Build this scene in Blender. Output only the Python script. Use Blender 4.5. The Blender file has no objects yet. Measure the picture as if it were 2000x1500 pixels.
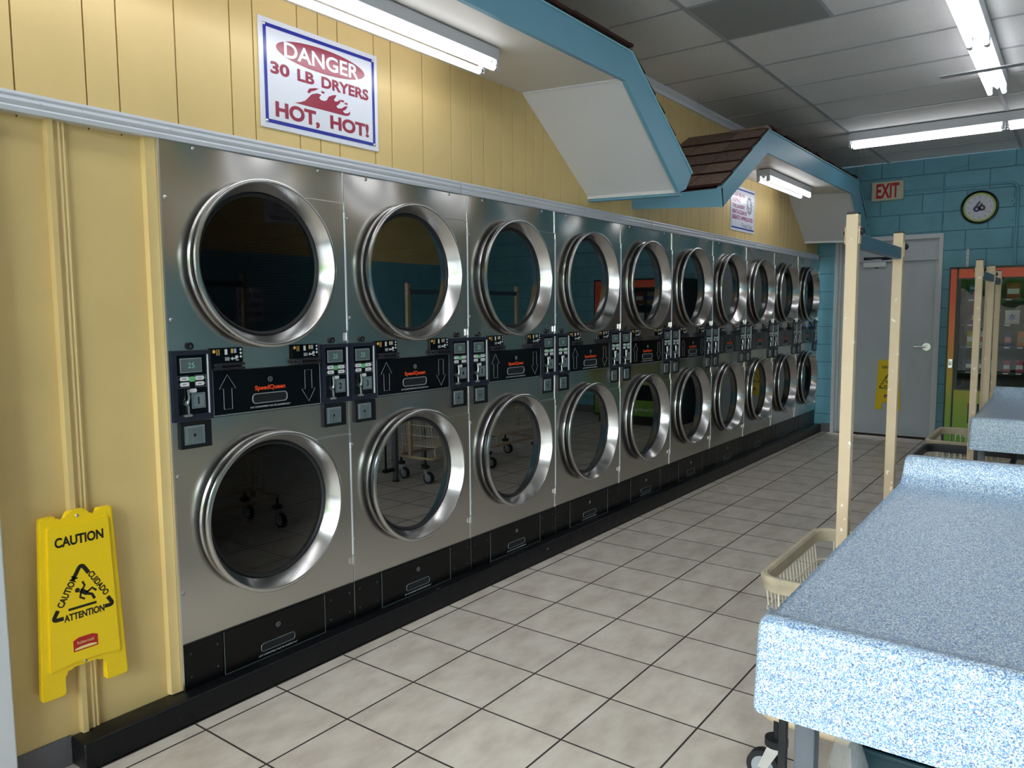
import bpy, bmesh, math, random
from mathutils import Vector, Matrix
random.seed(7)
R = math.radians
scene = bpy.context.scene
COL = scene.collection

# ------------------------------------------------------------------ camera
CAM = Vector((-1.39238, -2.51016, 1.43726))
cd = bpy.data.cameras.new('camera')
cam = bpy.data.objects.new('camera', cd)
COL.objects.link(cam)
fw = Vector((0.798285, 0.595079, -0.092857)); rt = Vector((0.597145, -0.802105, -0.006724)); up = Vector((0.078482, 0.050081, 0.995657))
cam.matrix_world = Matrix(((rt.x, up.x, -fw.x, CAM.x), (rt.y, up.y, -fw.y, CAM.y), (rt.z, up.z, -fw.z, CAM.z), (0, 0, 0, 1)))
cd.sensor_width = 36.0
cd.lens = 36.0 * 1490.19 / 2000.0
cd.clip_start = 0.02
scene.camera = cam

# ------------------------------------------------------------------ sky, daylight, exposure
SKY = 15.5
TUBE = 6.6
world = bpy.data.worlds.new('overcast_sky'); scene.world = world
world.use_nodes = True
wb = world.node_tree.nodes['Background']
wb.inputs[0].default_value = (0.93, 0.965, 1.0, 1); wb.inputs[1].default_value = SKY
scene.view_settings.view_transform = 'Standard'
scene.view_settings.look = 'None'
scene.view_settings.exposure = 0.08
scene.view_settings.gamma = 1.0
scene.view_settings.use_curve_mapping = False
scene.cycles.max_bounces = 8
scene.cycles.diffuse_bounces = 4
scene.cycles.glossy_bounces = 5
scene.cycles.transparent_max_bounces = 12
scene.cycles.sample_clamp_indirect = 6.0

# room limits
XF, XN, YL, YR, ZC = 8.07, -2.6, 0.03, -5.2, 3.07
# windows in the street-side wall behind the camera: (y0, y1, z0, z1)
WINS = [(-1.78, -0.04, 0.12, 2.80), (-3.42, -1.88, 0.02, 2.80), (-5.08, -3.52, 0.12, 2.80)]
for (y0, y1, z0, z1) in WINS:
    ld = bpy.data.lights.new('daylight_portal', 'AREA'); ld.shape = 'RECTANGLE'
    ld.size = y1 - y0; ld.size_y = z1 - z0; ld.cycles.is_portal = True
    lo = bpy.data.objects.new('daylight_portal', ld); COL.objects.link(lo)
    lo.location = (XN - 0.12, (y0 + y1) / 2, (z0 + z1) / 2)
    lo.rotation_euler = (R(90), 0, R(-90))

# ------------------------------------------------------------------ materials
def nmat(name):
    m = bpy.data.materials.new(name); m.use_nodes = True
    nt = m.node_tree
    return m, nt, nt.nodes['Principled BSDF']
def N(nt, t, **kw):
    n = nt.nodes.new(t)
    for k, v in kw.items():
        if k in n.inputs: n.inputs[k].default_value = v
        else: setattr(n, k, v)
    return n
def ramp(nt, stops, interp='LINEAR'):
    n = nt.nodes.new('ShaderNodeValToRGB'); cr = n.color_ramp; cr.interpolation = interp
    while len(cr.elements) < len(stops): cr.elements.new(0.5)
    for e, (p, c) in zip(cr.elements, stops):
        e.position = p; e.color = (*c, 1) if len(c) == 3 else c
    return n
def rgb(h):
    c = [int(h[i:i + 2], 16) / 255 for i in (0, 2, 4)]
    return tuple(x / 12.92 if x <= 0.04045 else ((x + 0.055) / 1.055) ** 2.4 for x in c)
def mat(name, col, rough=0.5, metal=0.0, noise=0.0, nscale=6.0, bump=0.0, bscale=60.0, spec=0.5, stretch=None, coat=0.0):
    m, nt, b = nmat(name)
    b.inputs['Base Color'].default_value = (*col, 1); b.inputs['Roughness'].default_value = rough
    b.inputs['Metallic'].default_value = metal; b.inputs['Specular IOR Level'].default_value = spec
    if coat: b.inputs['Coat Weight'].default_value = coat; b.inputs['Coat Roughness'].default_value = 0.05
    if noise or bump:
        tc = N(nt, 'ShaderNodeNewGeometry'); src = tc.outputs['Position']
        if stretch:
            mp = N(nt, 'ShaderNodeMapping'); mp.inputs['Scale'].default_value = stretch
            nt.links.new(src, mp.inputs[0]); src = mp.outputs[0]
        if noise:
            nz = N(nt, 'ShaderNodeTexNoise', Scale=nscale, Detail=5.0)
            nt.links.new(src, nz.inputs['Vector'])
            lo = tuple(max(0, x * (1 - noise)) for x in col); hi = tuple(min(1, x * (1 + noise)) for x in col)
            rp = ramp(nt, [(0.3, lo), (0.7, hi)])
            nt.links.new(nz.outputs['Fac'], rp.inputs[0]); nt.links.new(rp.outputs[0], b.inputs['Base Color'])
        if bump:
            nb = N(nt, 'ShaderNodeTexNoise', Scale=bscale, Detail=3.0)
            nt.links.new(src, nb.inputs['Vector'])
            bp = N(nt, 'ShaderNodeBump', Strength=bump, Distance=0.01)
            nt.links.new(nb.outputs['Fac'], bp.inputs['Height']); nt.links.new(bp.outputs[0], b.inputs['Normal'])
    return m
def emit(name, col, s):
    m, nt, b = nmat(name)
    b.inputs['Base Color'].default_value = (0.9, 0.9, 0.9, 1)
    b.inputs['Emission Color'].default_value = (*col, 1); b.inputs['Emission Strength'].default_value = s
    return m

def steel_mat():
    m, nt, b = nmat('brushed_steel')
    b.inputs['Metallic'].default_value = 1.0
    g = N(nt, 'ShaderNodeNewGeometry')
    b.inputs['Base Color'].default_value = (0.56, 0.55, 0.525, 1)
    b.inputs['Roughness'].default_value = 0.23
    # the thin sheet buckles a little, most along its top edge between the screws
    mp2 = N(nt, 'ShaderNodeMapping'); mp2.inputs['Scale'].default_value = (2.6, 2.6, 2.2)
    nt.links.new(g.outputs['Position'], mp2.inputs[0])
    n2 = N(nt, 'ShaderNodeTexNoise', Scale=1.0, Detail=0.0); nt.links.new(mp2.outputs[0], n2.inputs['Vector'])
    sep = N(nt, 'ShaderNodeSeparateXYZ'); nt.links.new(g.outputs['Position'], sep.inputs[0])
    mr = N(nt, 'ShaderNodeMapRange'); mr.inputs['From Min'].default_value = 1.80; mr.inputs['From Max'].default_value = 2.03
    mr.inputs['To Min'].default_value = 0.0; mr.inputs['To Max'].default_value = 1.0
    nt.links.new(sep.outputs['Z'], mr.inputs['Value'])
    sn = N(nt, 'ShaderNodeMath', operation='SINE'); mu = N(nt, 'ShaderNodeMath', operation='MULTIPLY'); mu.inputs[1].default_value = 2 * math.pi / 0.543
    nt.links.new(sep.outputs['X'], mu.inputs[0]); nt.links.new(mu.outputs[0], sn.inputs[0])
    pw = N(nt, 'ShaderNodeMath', operation='POWER'); pw.inputs[1].default_value = 2.0; nt.links.new(mr.outputs[0], pw.inputs[0])
    m1 = N(nt, 'ShaderNodeMath', operation='MULTIPLY'); nt.links.new(sn.outputs[0], m1.inputs[0]); nt.links.new(pw.outputs[0], m1.inputs[1])
    m2 = N(nt, 'ShaderNodeMath', operation='MULTIPLY_ADD'); m2.inputs[1].default_value = 0.55
    nt.links.new(m1.outputs[0], m2.inputs[0]); nt.links.new(n2.outputs['Fac'], m2.inputs[2])
    bp = N(nt, 'ShaderNodeBump', Strength=1.0, Distance=0.022)
    nt.links.new(m2.outputs[0], bp.inputs['Height']); nt.links.new(bp.outputs[0], b.inputs['Normal'])
    return m

def glass_mat(name, tint, boost=1.0):
    m, nt, b = nmat(name)
    out = nt.nodes['Material Output']; nt.nodes.remove(b)
    t = N(nt, 'ShaderNodeBsdfTransparent'); t.inputs[0].default_value = (*tint, 1)
    g = N(nt, 'ShaderNodeBsdfGlossy'); g.inputs['Roughness'].default_value = 0.0
    f = N(nt, 'ShaderNodeFresnel'); f.inputs[0].default_value = 1.5
    mu = N(nt, 'ShaderNodeMath', operation='MULTIPLY'); mu.inputs[1].default_value = boost; mu.use_clamp = True
    nt.links.new(f.outputs[0], mu.inputs[0])
    mx = N(nt, 'ShaderNodeMixShader'); nt.links.new(mu.outputs[0], mx.inputs[0])
    nt.links.new(t.outputs[0], mx.inputs[1]); nt.links.new(g.outputs[0], mx.inputs[2])
    nt.links.new(mx.outputs[0], out.inputs[0])
    return m

def drum_mat():
    m, nt, b = nmat('perforated_drum')
    b.inputs['Metallic'].default_value = 0.8; b.inputs['Roughness'].default_value = 0.35
    tc = N(nt, 'ShaderNodeTexCoord')
    uvm = N(nt, 'ShaderNodeMapping'); nt.links.new(tc.outputs['UV'], uvm.inputs[0])
    vo = N(nt, 'ShaderNodeTexVoronoi'); vo.inputs['Scale'].default_value = 1.0; vo.inputs['Randomness'].default_value = 0.0
    nt.links.new(uvm.outputs[0], vo.inputs['Vector'])
    rp = ramp(nt, [(0.28, (0.004, 0.004, 0.004)), (0.36, (0.10, 0.105, 0.11))])
    nt.links.new(vo.outputs['Distance'], rp.inputs[0]); nt.links.new(rp.outputs[0], b.inputs['Base Color'])
    return m

def speckle_mat():
    m, nt, b = nmat('speckled_laminate')
    g = N(nt, 'ShaderNodeNewGeometry')
    def cells(scale, stops):
        v = N(nt, 'ShaderNodeTexVoronoi'); v.inputs['Scale'].default_value = scale
        nt.links.new(g.outputs['Position'], v.inputs['Vector'])
        s = N(nt, 'ShaderNodeSeparateColor'); nt.links.new(v.outputs['Color'], s.inputs[0])
        rp = ramp(nt, stops, 'CONSTANT'); nt.links.new(s.outputs[0], rp.inputs[0])
        return rp
    a = cells(480, [(0.0, rgb('e2eae6')), (0.28, rgb('a2bfd6')), (0.46, rgb('7496c6')), (0.66, rgb('4f90a0')), (0.73, rgb('4c6ca8')), (0.86, rgb('34486c')), (0.94, rgb('141c28'))])
    c = cells(680, [(0.0, rgb('e8eeec')), (0.28, rgb('9cb6d4')), (0.55, rgb('6c8cbc')), (0.80, rgb('405c90'))])
    mx = N(nt, 'ShaderNodeMix', data_type='RGBA'); mx.inputs[0].default_value = 0.4
    nt.links.new(a.outputs[0], mx.inputs[6]); nt.links.new(c.outputs[0], mx.inputs[7])
    nt.links.new(mx.outputs[2], b.inputs['Base Color'])
    b.inputs['Roughness'].default_value = 0.32
    return m

def tile_mat():
    m, nt, b = nmat('floor_tile')
    g = N(nt, 'ShaderNodeNewGeometry'); oi = N(nt, 'ShaderNodeObjectInfo')
    mp = N(nt, 'ShaderNodeMapping'); mp.inputs['Scale'].default_value = (5, 9, 5); nt.links.new(g.outputs['Position'], mp.inputs[0])
    n1 = N(nt, 'ShaderNodeTexNoise', Scale=1.0, Detail=6.0, Roughness=0.62); nt.links.new(mp.outputs[0], n1.inputs['Vector'])
    rp = ramp(nt, [(0.32, rgb('bcafa4')), (0.52, rgb('cec3b8')), (0.70, rgb('d9cfc5'))])
    nt.links.new(n1.outputs['Fac'], rp.inputs[0])
    hs = N(nt, 'ShaderNodeHueSaturation'); mr = N(nt, 'ShaderNodeMapRange')
    mr.inputs['To Min'].default_value = 0.93; mr.inputs['To Max'].default_value = 1.04
    nt.links.new(oi.outputs['Random'], mr.inputs['Value']); nt.links.new(mr.outputs[0], hs.inputs['Value'])
    nt.links.new(rp.outputs[0], hs.inputs['Color']); nt.links.new(hs.outputs[0], b.inputs['Base Color'])
    b.inputs['Roughness'].default_value = 0.38
    bp = N(nt, 'ShaderNodeBump', Strength=0.08, Distance=0.004); nt.links.new(n1.outputs['Fac'], bp.inputs['Height']); nt.links.new(bp.outputs[0], b.inputs['Normal'])
    return m

def ceil_mat(name, c0, c1):
    m, nt, b = nmat(name)
    g = N(nt, 'ShaderNodeNewGeometry')
    n1 = N(nt, 'ShaderNodeTexNoise', Scale=140.0, Detail=2.0); nt.links.new(g.outputs['Position'], n1.inputs['Vector'])
    n2 = N(nt, 'ShaderNodeTexNoise', Scale=1.3, Detail=3.0); nt.links.new(g.outputs['Position'], n2.inputs['Vector'])
    rp = ramp(nt, [(0.30, c0), (0.42, c1)]); nt.links.new(n1.outputs['Fac'], rp.inputs[0])
    r2 = ramp(nt, [(0.3, (0.86,) * 3), (0.7, (1, 1, 1))]); nt.links.new(n2.outputs['Fac'], r2.inputs[0])
    mx = N(nt, 'ShaderNodeMix', data_type='RGBA', blend_type='MULTIPLY'); mx.inputs[0].default_value = 1.0
    nt.links.new(rp.outputs[0], mx.inputs[6]); nt.links.new(r2.outputs[0], mx.inputs[7]); nt.links.new(mx.outputs[2], b.inputs['Base Color'])
    b.inputs['Roughness'].default_value = 0.9
    return m

def gradient_mat(name, stops, z0, z1):
    m, nt, b = nmat(name)
    g = N(nt, 'ShaderNodeNewGeometry'); s = N(nt, 'ShaderNodeSeparateXYZ'); nt.links.new(g.outputs['Position'], s.inputs[0])
    mr = N(nt, 'ShaderNodeMapRange'); mr.inputs['From Min'].default_value = z0; mr.inputs['From Max'].default_value = z1
    nt.links.new(s.outputs['Z'], mr.inputs['Value'])
    rp = ramp(nt, stops); nt.links.new(mr.outputs[0], rp.inputs[0]); nt.links.new(rp.outputs[0], b.inputs['Base Color'])
    b.inputs['Roughness'].default_value = 0.35
    return m

def chipped_mat():
    m, nt, b = nmat('chipped_beige_paint')
    g = N(nt, 'ShaderNodeNewGeometry')
    n1 = N(nt, 'ShaderNodeTexNoise', Scale=38.0, Detail=4.0); nt.links.new(g.outputs['Position'], n1.inputs['Vector'])
    rp = ramp(nt, [(0.0, rgb('bfa78a')), (0.67, rgb('c4ae92')), (0.69, rgb('e8e0d0'))]); nt.links.new(n1.outputs['Fac'], rp.inputs[0])
    nt.links.new(rp.outputs[0], b.inputs['Base Color']); b.inputs['Roughness'].default_value = 0.45
    return m

def curb_mat():
    m, nt, b = nmat('worn_black_paint')
    g = N(nt, 'ShaderNodeNewGeometry')
    n1 = N(nt, 'ShaderNodeTexNoise', Scale=26.0, Detail=6.0); nt.links.new(g.outputs['Position'], n1.inputs['Vector'])
    rp = ramp(nt, [(0.0, rgb('07080b')), (0.6, rgb('0d0e12')), (0.735, rgb('121318')), (0.76, rgb('75747a'))]); nt.links.new(n1.outputs['Fac'], rp.inputs[0])
    nt.links.new(rp.outputs[0], b.inputs['Base Color']); b.inputs['Roughness'].default_value = 0.36; b.inputs['Specular IOR Level'].default_value = 0.3
    n2 = N(nt, 'ShaderNodeTexNoise', Scale=18.0, Detail=4.0); nt.links.new(g.outputs['Position'], n2.inputs['Vector'])
    bp = N(nt, 'ShaderNodeBump', Strength=0.35, Distance=0.01); nt.links.new(n2.outputs['Fac'], bp.inputs['Height']); nt.links.new(bp.outputs[0], b.inputs['Normal'])
    return m

M = {}
M['steel'] = steel_mat()
M['chrome'] = mat('polished_ring', (0.60, 0.59, 0.585), 0.2, 1.0, bump=0.02, bscale=14)
M['bright'] = mat('bright_metal', (0.78, 0.78, 0.78), 0.25, 1.0)
M['alu'] = mat('painted_aluminium', rgb('d6dae3'), 0.33, 0.2)
M['black'] = mat('black_plastic', rgb('0b0c12'), 0.35)
M['blackgloss'] = mat('black_gloss_panel', rgb('06070b'), 0.16, spec=0.3)
M['bezel'] = mat('dark_bezel', rgb('1b2030'), 0.4)
M['plinth'] = mat('black_enamel', rgb('060709'), 0.3, bump=0.03, bscale=40, spec=0.25)
M['rubber'] = mat('black_rubber', rgb('101218'), 0.55)
M['glass'] = glass_mat('dryer_glass', (0.30, 0.33, 0.36), 0.37)
M['pane'] = glass_mat('window_pane', (0.93, 0.96, 0.96), 1.0)
M['vglass'] = glass_mat('vending_glass', (0.85, 0.87, 0.87), 0.36)
M['drum'] = drum_mat()
M['casing'] = mat('dark_casing', rgb('3a3c3c'), 0.5, 0.6)
M['yellow'] = mat('yellow_wall_paint', rgb('e0c486'), 0.42, noise=0.05, nscale=3.0, bump=0.06, bscale=9)
M['yellowdark'] = mat('yellow_groove', rgb('cdb068'), 0.6)
M['teal'] = mat('teal_block_paint', rgb('68a4b8'), 0.5, noise=0.10, nscale=5.0, bump=0.12, bscale=70)
M['tealjoint'] = mat('teal_joint_paint', rgb('4c8096'), 0.6)
M['fascia'] = mat('blue_fascia_paint', rgb('6da6bf'), 0.42, noise=0.04, nscale=3.0)
M['fascialight'] = mat('pale_blue_edge', rgb('8cc6d6'), 0.45)
M['soffit'] = mat('white_soffit_paint', rgb('d8d4cd'), 0.5, noise=0.03, nscale=2.0)
M['slope'] = mat('white_panel', rgb('dedee2'), 0.38, noise=0.02, nscale=2.0)
M['white'] = mat('white_paint', rgb('d6d9e0'), 0.42)
M['doorw'] = mat('white_door_paint', rgb('c3c8d4'), 0.42, noise=0.06, nscale=4.0, stretch=(1, 1, 0.4))
M['shingle'] = mat('brown_shingle', rgb('8c746a'), 0.9, noise=0.25, nscale=45, bump=0.4, bscale=160)
M['shingle2'] = mat('dark_brown_shingle', rgb('78625a'), 0.9, noise=0.25, nscale=45, bump=0.4, bscale=160)
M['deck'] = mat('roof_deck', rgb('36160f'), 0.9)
M['tile'] = tile_mat()
M['grout'] = mat('dark_grout', rgb('38322f'), 0.9)
M['ceil'] = ceil_mat('ceiling_board', rgb('c6c6c4'), rgb('e2e2e2'))
M['vent'] = ceil_mat('perforated_vent', rgb('747674'), rgb('969897'))
M['tbar'] = mat('ceiling_grid_paint', rgb('a5a7ad'), 0.45)
M['curb'] = curb_mat()
M['base'] = mat('grey_vinyl_base', rgb('66656b'), 0.5, noise=0.1)
M['speckle'] = speckle_mat()
M['beige'] = chipped_mat()
M['beigep'] = mat('beige_plastic_rim', rgb('b9ab94'), 0.5, noise=0.14, nscale=16)
M['blackp'] = mat('black_plastic_rim', rgb('26272e'), 0.45)
M['wire'] = mat('beige_coated_wire', rgb('d9d0bd'), 0.35)
M['bar'] = mat('slate_blue_bar', rgb('41657a'), 0.4)
M['tube'] = emit('fluorescent_tube', (0.96, 0.97, 1.0), TUBE)
M['housing'] = mat('white_enamel_housing', rgb('c9ccd2'), 0.3)
M['signw'] = mat('sign_white', rgb('e2e6f2'), 0.22)
M['signblue'] = mat('sign_blue', rgb('1d2a9c'), 0.22)
M['signred'] = mat('sign_maroon', rgb('962440'), 0.22)
M['signpink'] = mat('sign_magenta', rgb('a03c78'), 0.25)
M['signink'] = mat('sign_ink', rgb('2c3c66'), 0.3)
M['cyellow'] = mat('caution_yellow_plastic', rgb('fad412'), 0.33)
M['cblack'] = mat('caution_black_print', rgb('14130c'), 0.4)
M['cred'] = mat('label_red', rgb('b81c1c'), 0.35)
M['cream'] = mat('label_cream', rgb('f2d890'), 0.4)
M['screw'] = mat('screw_zinc', (0.6, 0.6, 0.6), 0.3, 1.0)
M['pwhite'] = mat('print_white', rgb('d8dade'), 0.4)
M['pgrey'] = mat('print_grey', rgb('8e9298'), 0.4)
M['pgreen'] = mat('button_green', rgb('5fb873'), 0.4)
M['porange'] = mat('print_orange', rgb('e84a1c'), 0.4)
M['pyellow'] = mat('print_amber', rgb('e8b860'), 0.4)
M['pblue'] = mat('print_pale_blue', rgb('9fb4d8'), 0.4)
M['lcd'] = mat('lcd_grey', rgb('5a6668'), 0.25)
M['digit'] = mat('lcd_digits', rgb('86cdb8'), 0.4)
M['plate'] = mat('coin_plate', rgb('8f9fa6'), 0.3, 0.5)
M['ridge'] = mat('coin_box_steel', (0.55, 0.56, 0.57), 0.28, 1.0)
M['exitw'] = mat('exit_cream_plastic', rgb('cdc9b4'), 0.4)
M['exitr'] = mat('exit_red', rgb('c01822'), 0.4)
M['clockrim'] = mat('clock_black_rim', rgb('0c0d10'), 0.25)
M['clockface'] = mat('clock_face', rgb('d4d6e4'), 0.5)
M['clockgreen'] = mat('clock_green_ring', rgb('b4c878'), 0.5)
M['navy'] = mat('clock_navy', rgb('2c3a6a'), 0.5)
M['plum'] = mat('clock_plum', rgb('4a3446'), 0.5)
M['bluetag'] = mat('blue_tag', rgb('1c5ac8'), 0.6)
M['bin'] = mat('dark_teal_tub', rgb('12303a'), 0.25)
M['bag'] = None
M['legg'] = mat('grey_leg_paint', rgb('5c6068'), 0.4)
M['vbody'] = mat('vending_black', rgb('0d0e10'), 0.35)
M['vin'] = mat('vending_interior', rgb('2c3032'), 0.5)
M['vgrad'] = gradient_mat('vending_wrap', [(0.0, rgb('5c9a28')), (0.22, rgb('8aa022')), (0.42, rgb('c09a20')), (0.62, rgb('e07a2a')), (0.85, rgb('d9502c')), (1.0, rgb('d24a2c'))], 0.12, 1.84)
M['pave'] = mat('asphalt', rgb('6c6c6c'), 0.9, noise=0.1)
M['exterior'] = mat('facade_across', rgb('a89f92'), 0.9, noise=0.1)

M['leaf'] = mat('tree_leaves', rgb('4c7a34'), 0.8, noise=0.5, nscale=9)
ORD_ = ['left', 'middle', 'right']
# ------------------------------------------------------------------ mesh helpers
def nb(): return bmesh.new()
def box(bm, lo, hi, bev=0.0, seg=2):
    g = bmesh.ops.create_cube(bm, size=1.0)
    c = [(lo[i] + hi[i]) / 2 for i in range(3)]; s = [abs(hi[i] - lo[i]) for i in range(3)]
    for v in g['verts']: v.co = Vector((c[0] + v.co.x * s[0], c[1] + v.co.y * s[1], c[2] + v.co.z * s[2]))
    if bev > 0:
        es = list({e for v in g['verts'] for e in v.link_edges})
        bmesh.ops.bevel(bm, geom=es, offset=min(bev, min(s) * 0.45), segments=seg, profile=0.5, affect='EDGES')
    return bm
def frame_of(d):
    d = d.normalized(); a = Vector((0, 0, 1)) if abs(d.z) < 0.9 else Vector((1, 0, 0))
    u = d.cross(a).normalized(); return u, d.cross(u).normalized()
def cyl(bm, p0, p1, r, n=12, r1=None, cap=True):
    p0, p1 = Vector(p0), Vector(p1); u, w = frame_of(p1 - p0); r1 = r if r1 is None else r1
    a = [bm.verts.new(p0 + (u * math.cos(t) + w * math.sin(t)) * r) for t in [2 * math.pi * i / n for i in range(n)]]
    b = [bm.verts.new(p1 + (u * math.cos(t) + w * math.sin(t)) * r1) for t in [2 * math.pi * i / n for i in range(n)]]
    for i in range(n): bm.faces.new((a[i], a[(i + 1) % n], b[(i + 1) % n], b[i]))
    if cap: bm.faces.new(a[::-1]); bm.faces.new(b)
    return bm
def tube(bm, pts, r, n=8, closed=False):
    P = [Vector(p) for p in pts]; L = len(P); rings = []; pu = None
    for i in range(L):
        if closed: d = P[(i + 1) % L] - P[i - 1]
        else: d = P[min(i + 1, L - 1)] - P[max(i - 1, 0)]
        d.normalize()
        if pu is None: u, w = frame_of(d)
        else:
            u = (pu - d * pu.dot(d)); u = u.normalized() if u.length > 1e-6 else frame_of(d)[0]; w = d.cross(u)
        pu = u
        rings.append([bm.verts.new(P[i] + (u * math.cos(2 * math.pi * k / n) + w * math.sin(2 * math.pi * k / n)) * r) for k in range(n)])
    for i in range(L if closed else L - 1):
        a, b = rings[i], rings[(i + 1) % L]
        off = 0
        if closed and i == L - 1:
            off = min(range(n), key=lambda o: sum((a[k].co - b[(k + o) % n].co).length for k in range(n)))
        for k in range(n): bm.faces.new((a[k], a[(k + 1) % n], b[(k + 1 + off) % n], b[(k + off) % n]))
    if not closed: bm.faces.new(rings[0][::-1]); bm.faces.new(rings[-1])
    return bm
def rounded(pts, rad, seg=5, closed=True):
    P = [Vector(p) for p in pts]; out = []; L = len(P)
    for i in range(L):
        if not closed and i in (0, L - 1): out.append(P[i]); continue
        a, b, c = P[i - 1], P[i], P[(i + 1) % L]
        d0, d1 = (a - b), (c - b); k = min(rad, d0.length * 0.45, d1.length * 0.45)
        s, e = b + d0.normalized() * k, b + d1.normalized() * k
        for j in range(seg + 1):
            t = j / seg; out.append(s * (1 - t) ** 2 + b * 2 * t * (1 - t) + e * t * t)
    return out
def prism(bm, pts, axis, d0, d1):
    """pts: 2D outline; axis 'x': pts=(y,z), 'y': pts=(x,z), 'z': pts=(x,y)"""
    def V(p, d): return {'x': (d, p[0], p[1]), 'y': (p[0], d, p[1]), 'z': (p[0], p[1], d)}[axis]
    a = [bm.verts.new(V(p, d0)) for p in pts]; b = [bm.verts.new(V(p, d1)) for p in pts]; n = len(pts)
    for i in range(n): bm.faces.new((a[i], a[(i + 1) % n], b[(i + 1) % n], b[i]))
    bm.faces.new(a[::-1]); bm.faces.new(b)
    return bm
def quad(bm, a, b, c, d): bm.faces.new([bm.verts.new(p) for p in (a, b, c, d)]); return bm
def lathe(bm, prof, c, n=64, close=False):
    """profile of (radius, out) about an axis along -Y through c"""
    rings = []
    for (r, d) in prof:
        rings.append([bm.verts.new((c[0] + r * math.cos(2 * math.pi * i / n), c[1] - d, c[2] + r * math.sin(2 * math.pi * i / n))) for i in range(n)])
    L = len(rings)
    for j in range(L if close else L - 1):
        a, b = rings[j], rings[(j + 1) % L]
        for i in range(n): bm.faces.new((a[i], a[(i + 1) % n], b[(i + 1) % n], b[i]))
    return bm
def disc(bm, c, r, n=48, axis='y', ry=None):
    ry = r if ry is None else ry
    pts = []
    for i in range(n):
        t = 2 * math.pi * i / n; u, w = r * math.cos(t), ry * math.sin(t)
        pts.append({'y': (c[0] + u, c[1], c[2] + w), 'x': (c[0], c[1] + u, c[2] + w), 'z': (c[0] + u, c[1] + w, c[2])}[axis])
    bm.faces.new([bm.verts.new(p) for p in pts]); return bm
def dome(bm, c, r, axis=(0, -1, 0), n=10, flat=0.6):
    ax = Vector(axis).normalized(); u, w = frame_of(ax); c = Vector(c); prev = None
    for j in range(3):
        a = j / 3 * math.pi / 2; rr = r * math.cos(a); h = r * flat * math.sin(a)
        ring = [bm.verts.new(c + ax * h + (u * math.cos(2 * math.pi * i / n) + w * math.sin(2 * math.pi * i / n)) * rr) for i in range(n)]
        if prev:
            for i in range(n): bm.faces.new((prev[i], prev[(i + 1) % n], ring[(i + 1) % n], ring[i]))
        prev = ring
    t = bm.verts.new(c + ax * r * flat)
    for i in range(n): bm.faces.new((prev[i], prev[(i + 1) % n], t))
    return bm

ORG = {}
def link(o, parent=None):
    COL.objects.link(o)
    if parent is not None: o.parent = parent
    ORG[o] = ORG.get(parent, Vector((0, 0, 0)))
    return o
def mk(name, bm, m, parent=None, smooth=None, local=False, normals=True):
    if normals: bmesh.ops.recalc_face_normals(bm, faces=bm.faces)
    if smooth is not None:
        for f in bm.faces: f.smooth = True
        for e in bm.edges:
            if len(e.link_faces) == 2 and e.calc_face_angle(0) > R(smooth): e.smooth = False
    me = bpy.data.meshes.new(name); bm.to_mesh(me); bm.free()
    ms = m if isinstance(m, (list, tuple)) else [m]
    for x in ms: me.materials.append(x)
    o = bpy.data.objects.new(name, me); link(o, parent)
    off = ORG[o]
    if not local and off.length > 0: me.transform(Matrix.Translation(-off))
    return o
def tag(o, label=None, cat=None, group=None, kind=None):
    if label: o['label'] = label
    if cat: o['category'] = cat
    if group: o['group'] = group
    if kind: o['kind'] = kind
    return o
def thing(name, label, cat, loc=(0, 0, 0), group=None):
    o = bpy.data.objects.new(name, None); COL.objects.link(o); o.location = loc; o.empty_display_size = 0.1
    ORG[o] = Vector(loc); tag(o, label, cat, group); return o
def struct(name, bm, m, smooth=None, parent=None):
    o = mk(name, bm, m, parent, smooth); o['kind'] = 'structure'; return o
def sbox(name, lo, hi, m, bev=0.0): return struct(name, box(nb(), lo, hi, bev), m)
def pbox(name, lo, hi, m, parent, bev=0.0): return mk(name, box(nb(), lo, hi, bev), m, parent)

_tc = {}
def text_geo(s, bold=0.0):
    k = (s, bold)
    if k not in _tc:
        cu = bpy.data.curves.new('print', 'FONT'); cu.body = s; cu.resolution_u = 6; cu.fill_mode = 'FRONT'; cu.offset = bold
        o = bpy.data.objects.new('print', cu); COL.objects.link(o)
        dg = bpy.context.evaluated_depsgraph_get(); me = bpy.data.meshes.new_from_object(o.evaluated_get(dg))
        V = [tuple(v.co[:2]) for v in me.vertices]; F = [tuple(p.vertices) for p in me.polygons]
        bpy.data.objects.remove(o); bpy.data.curves.remove(cu); bpy.data.meshes.remove(me)
        x0 = min(v[0] for v in V); x1 = max(v[0] for v in V); y0 = min(v[1] for v in V); y1 = max(v[1] for v in V)
        V = [((v[0] - x0) / (x1 - x0), (v[1] - y0) / (y1 - y0)) for v in V]
        _tc[k] = (V, F, (x1 - x0) / (y1 - y0))
    return _tc[k]
def text(bm, s, o, ux, uy, w=None, h=None, bold=0.0, skew=0.0):
    """print s in the rectangle at o (lower left), w along ux, h along uy"""
    V, F, asp = text_geo(s, bold); ux, uy, o = Vector(ux), Vector(uy), Vector(o)
    if w is None: w = h * asp
    if h is None: h = w / asp
    vs = [bm.verts.new(o + ux * (x * w + y * h * skew) + uy * (y * h)) for x, y in V]
    for f in F:
        try: bm.faces.new([vs[i] for i in f])
        except ValueError: pass
    return bm
def ctext(bm, s, c, ux, uy, w=None, h=None, bold=0.0):
    _, _, asp = text_geo(s, bold)
    if w is None: w = h * asp
    if h is None: h = w / asp
    return text(bm, s, Vector(c) - Vector(ux) * w / 2 - Vector(uy) * h / 2, ux, uy, w, h, bold)
X, Y, Z = Vector((1, 0, 0)), Vector((0, 1, 0)), Vector((0, 0, 1))
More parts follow.
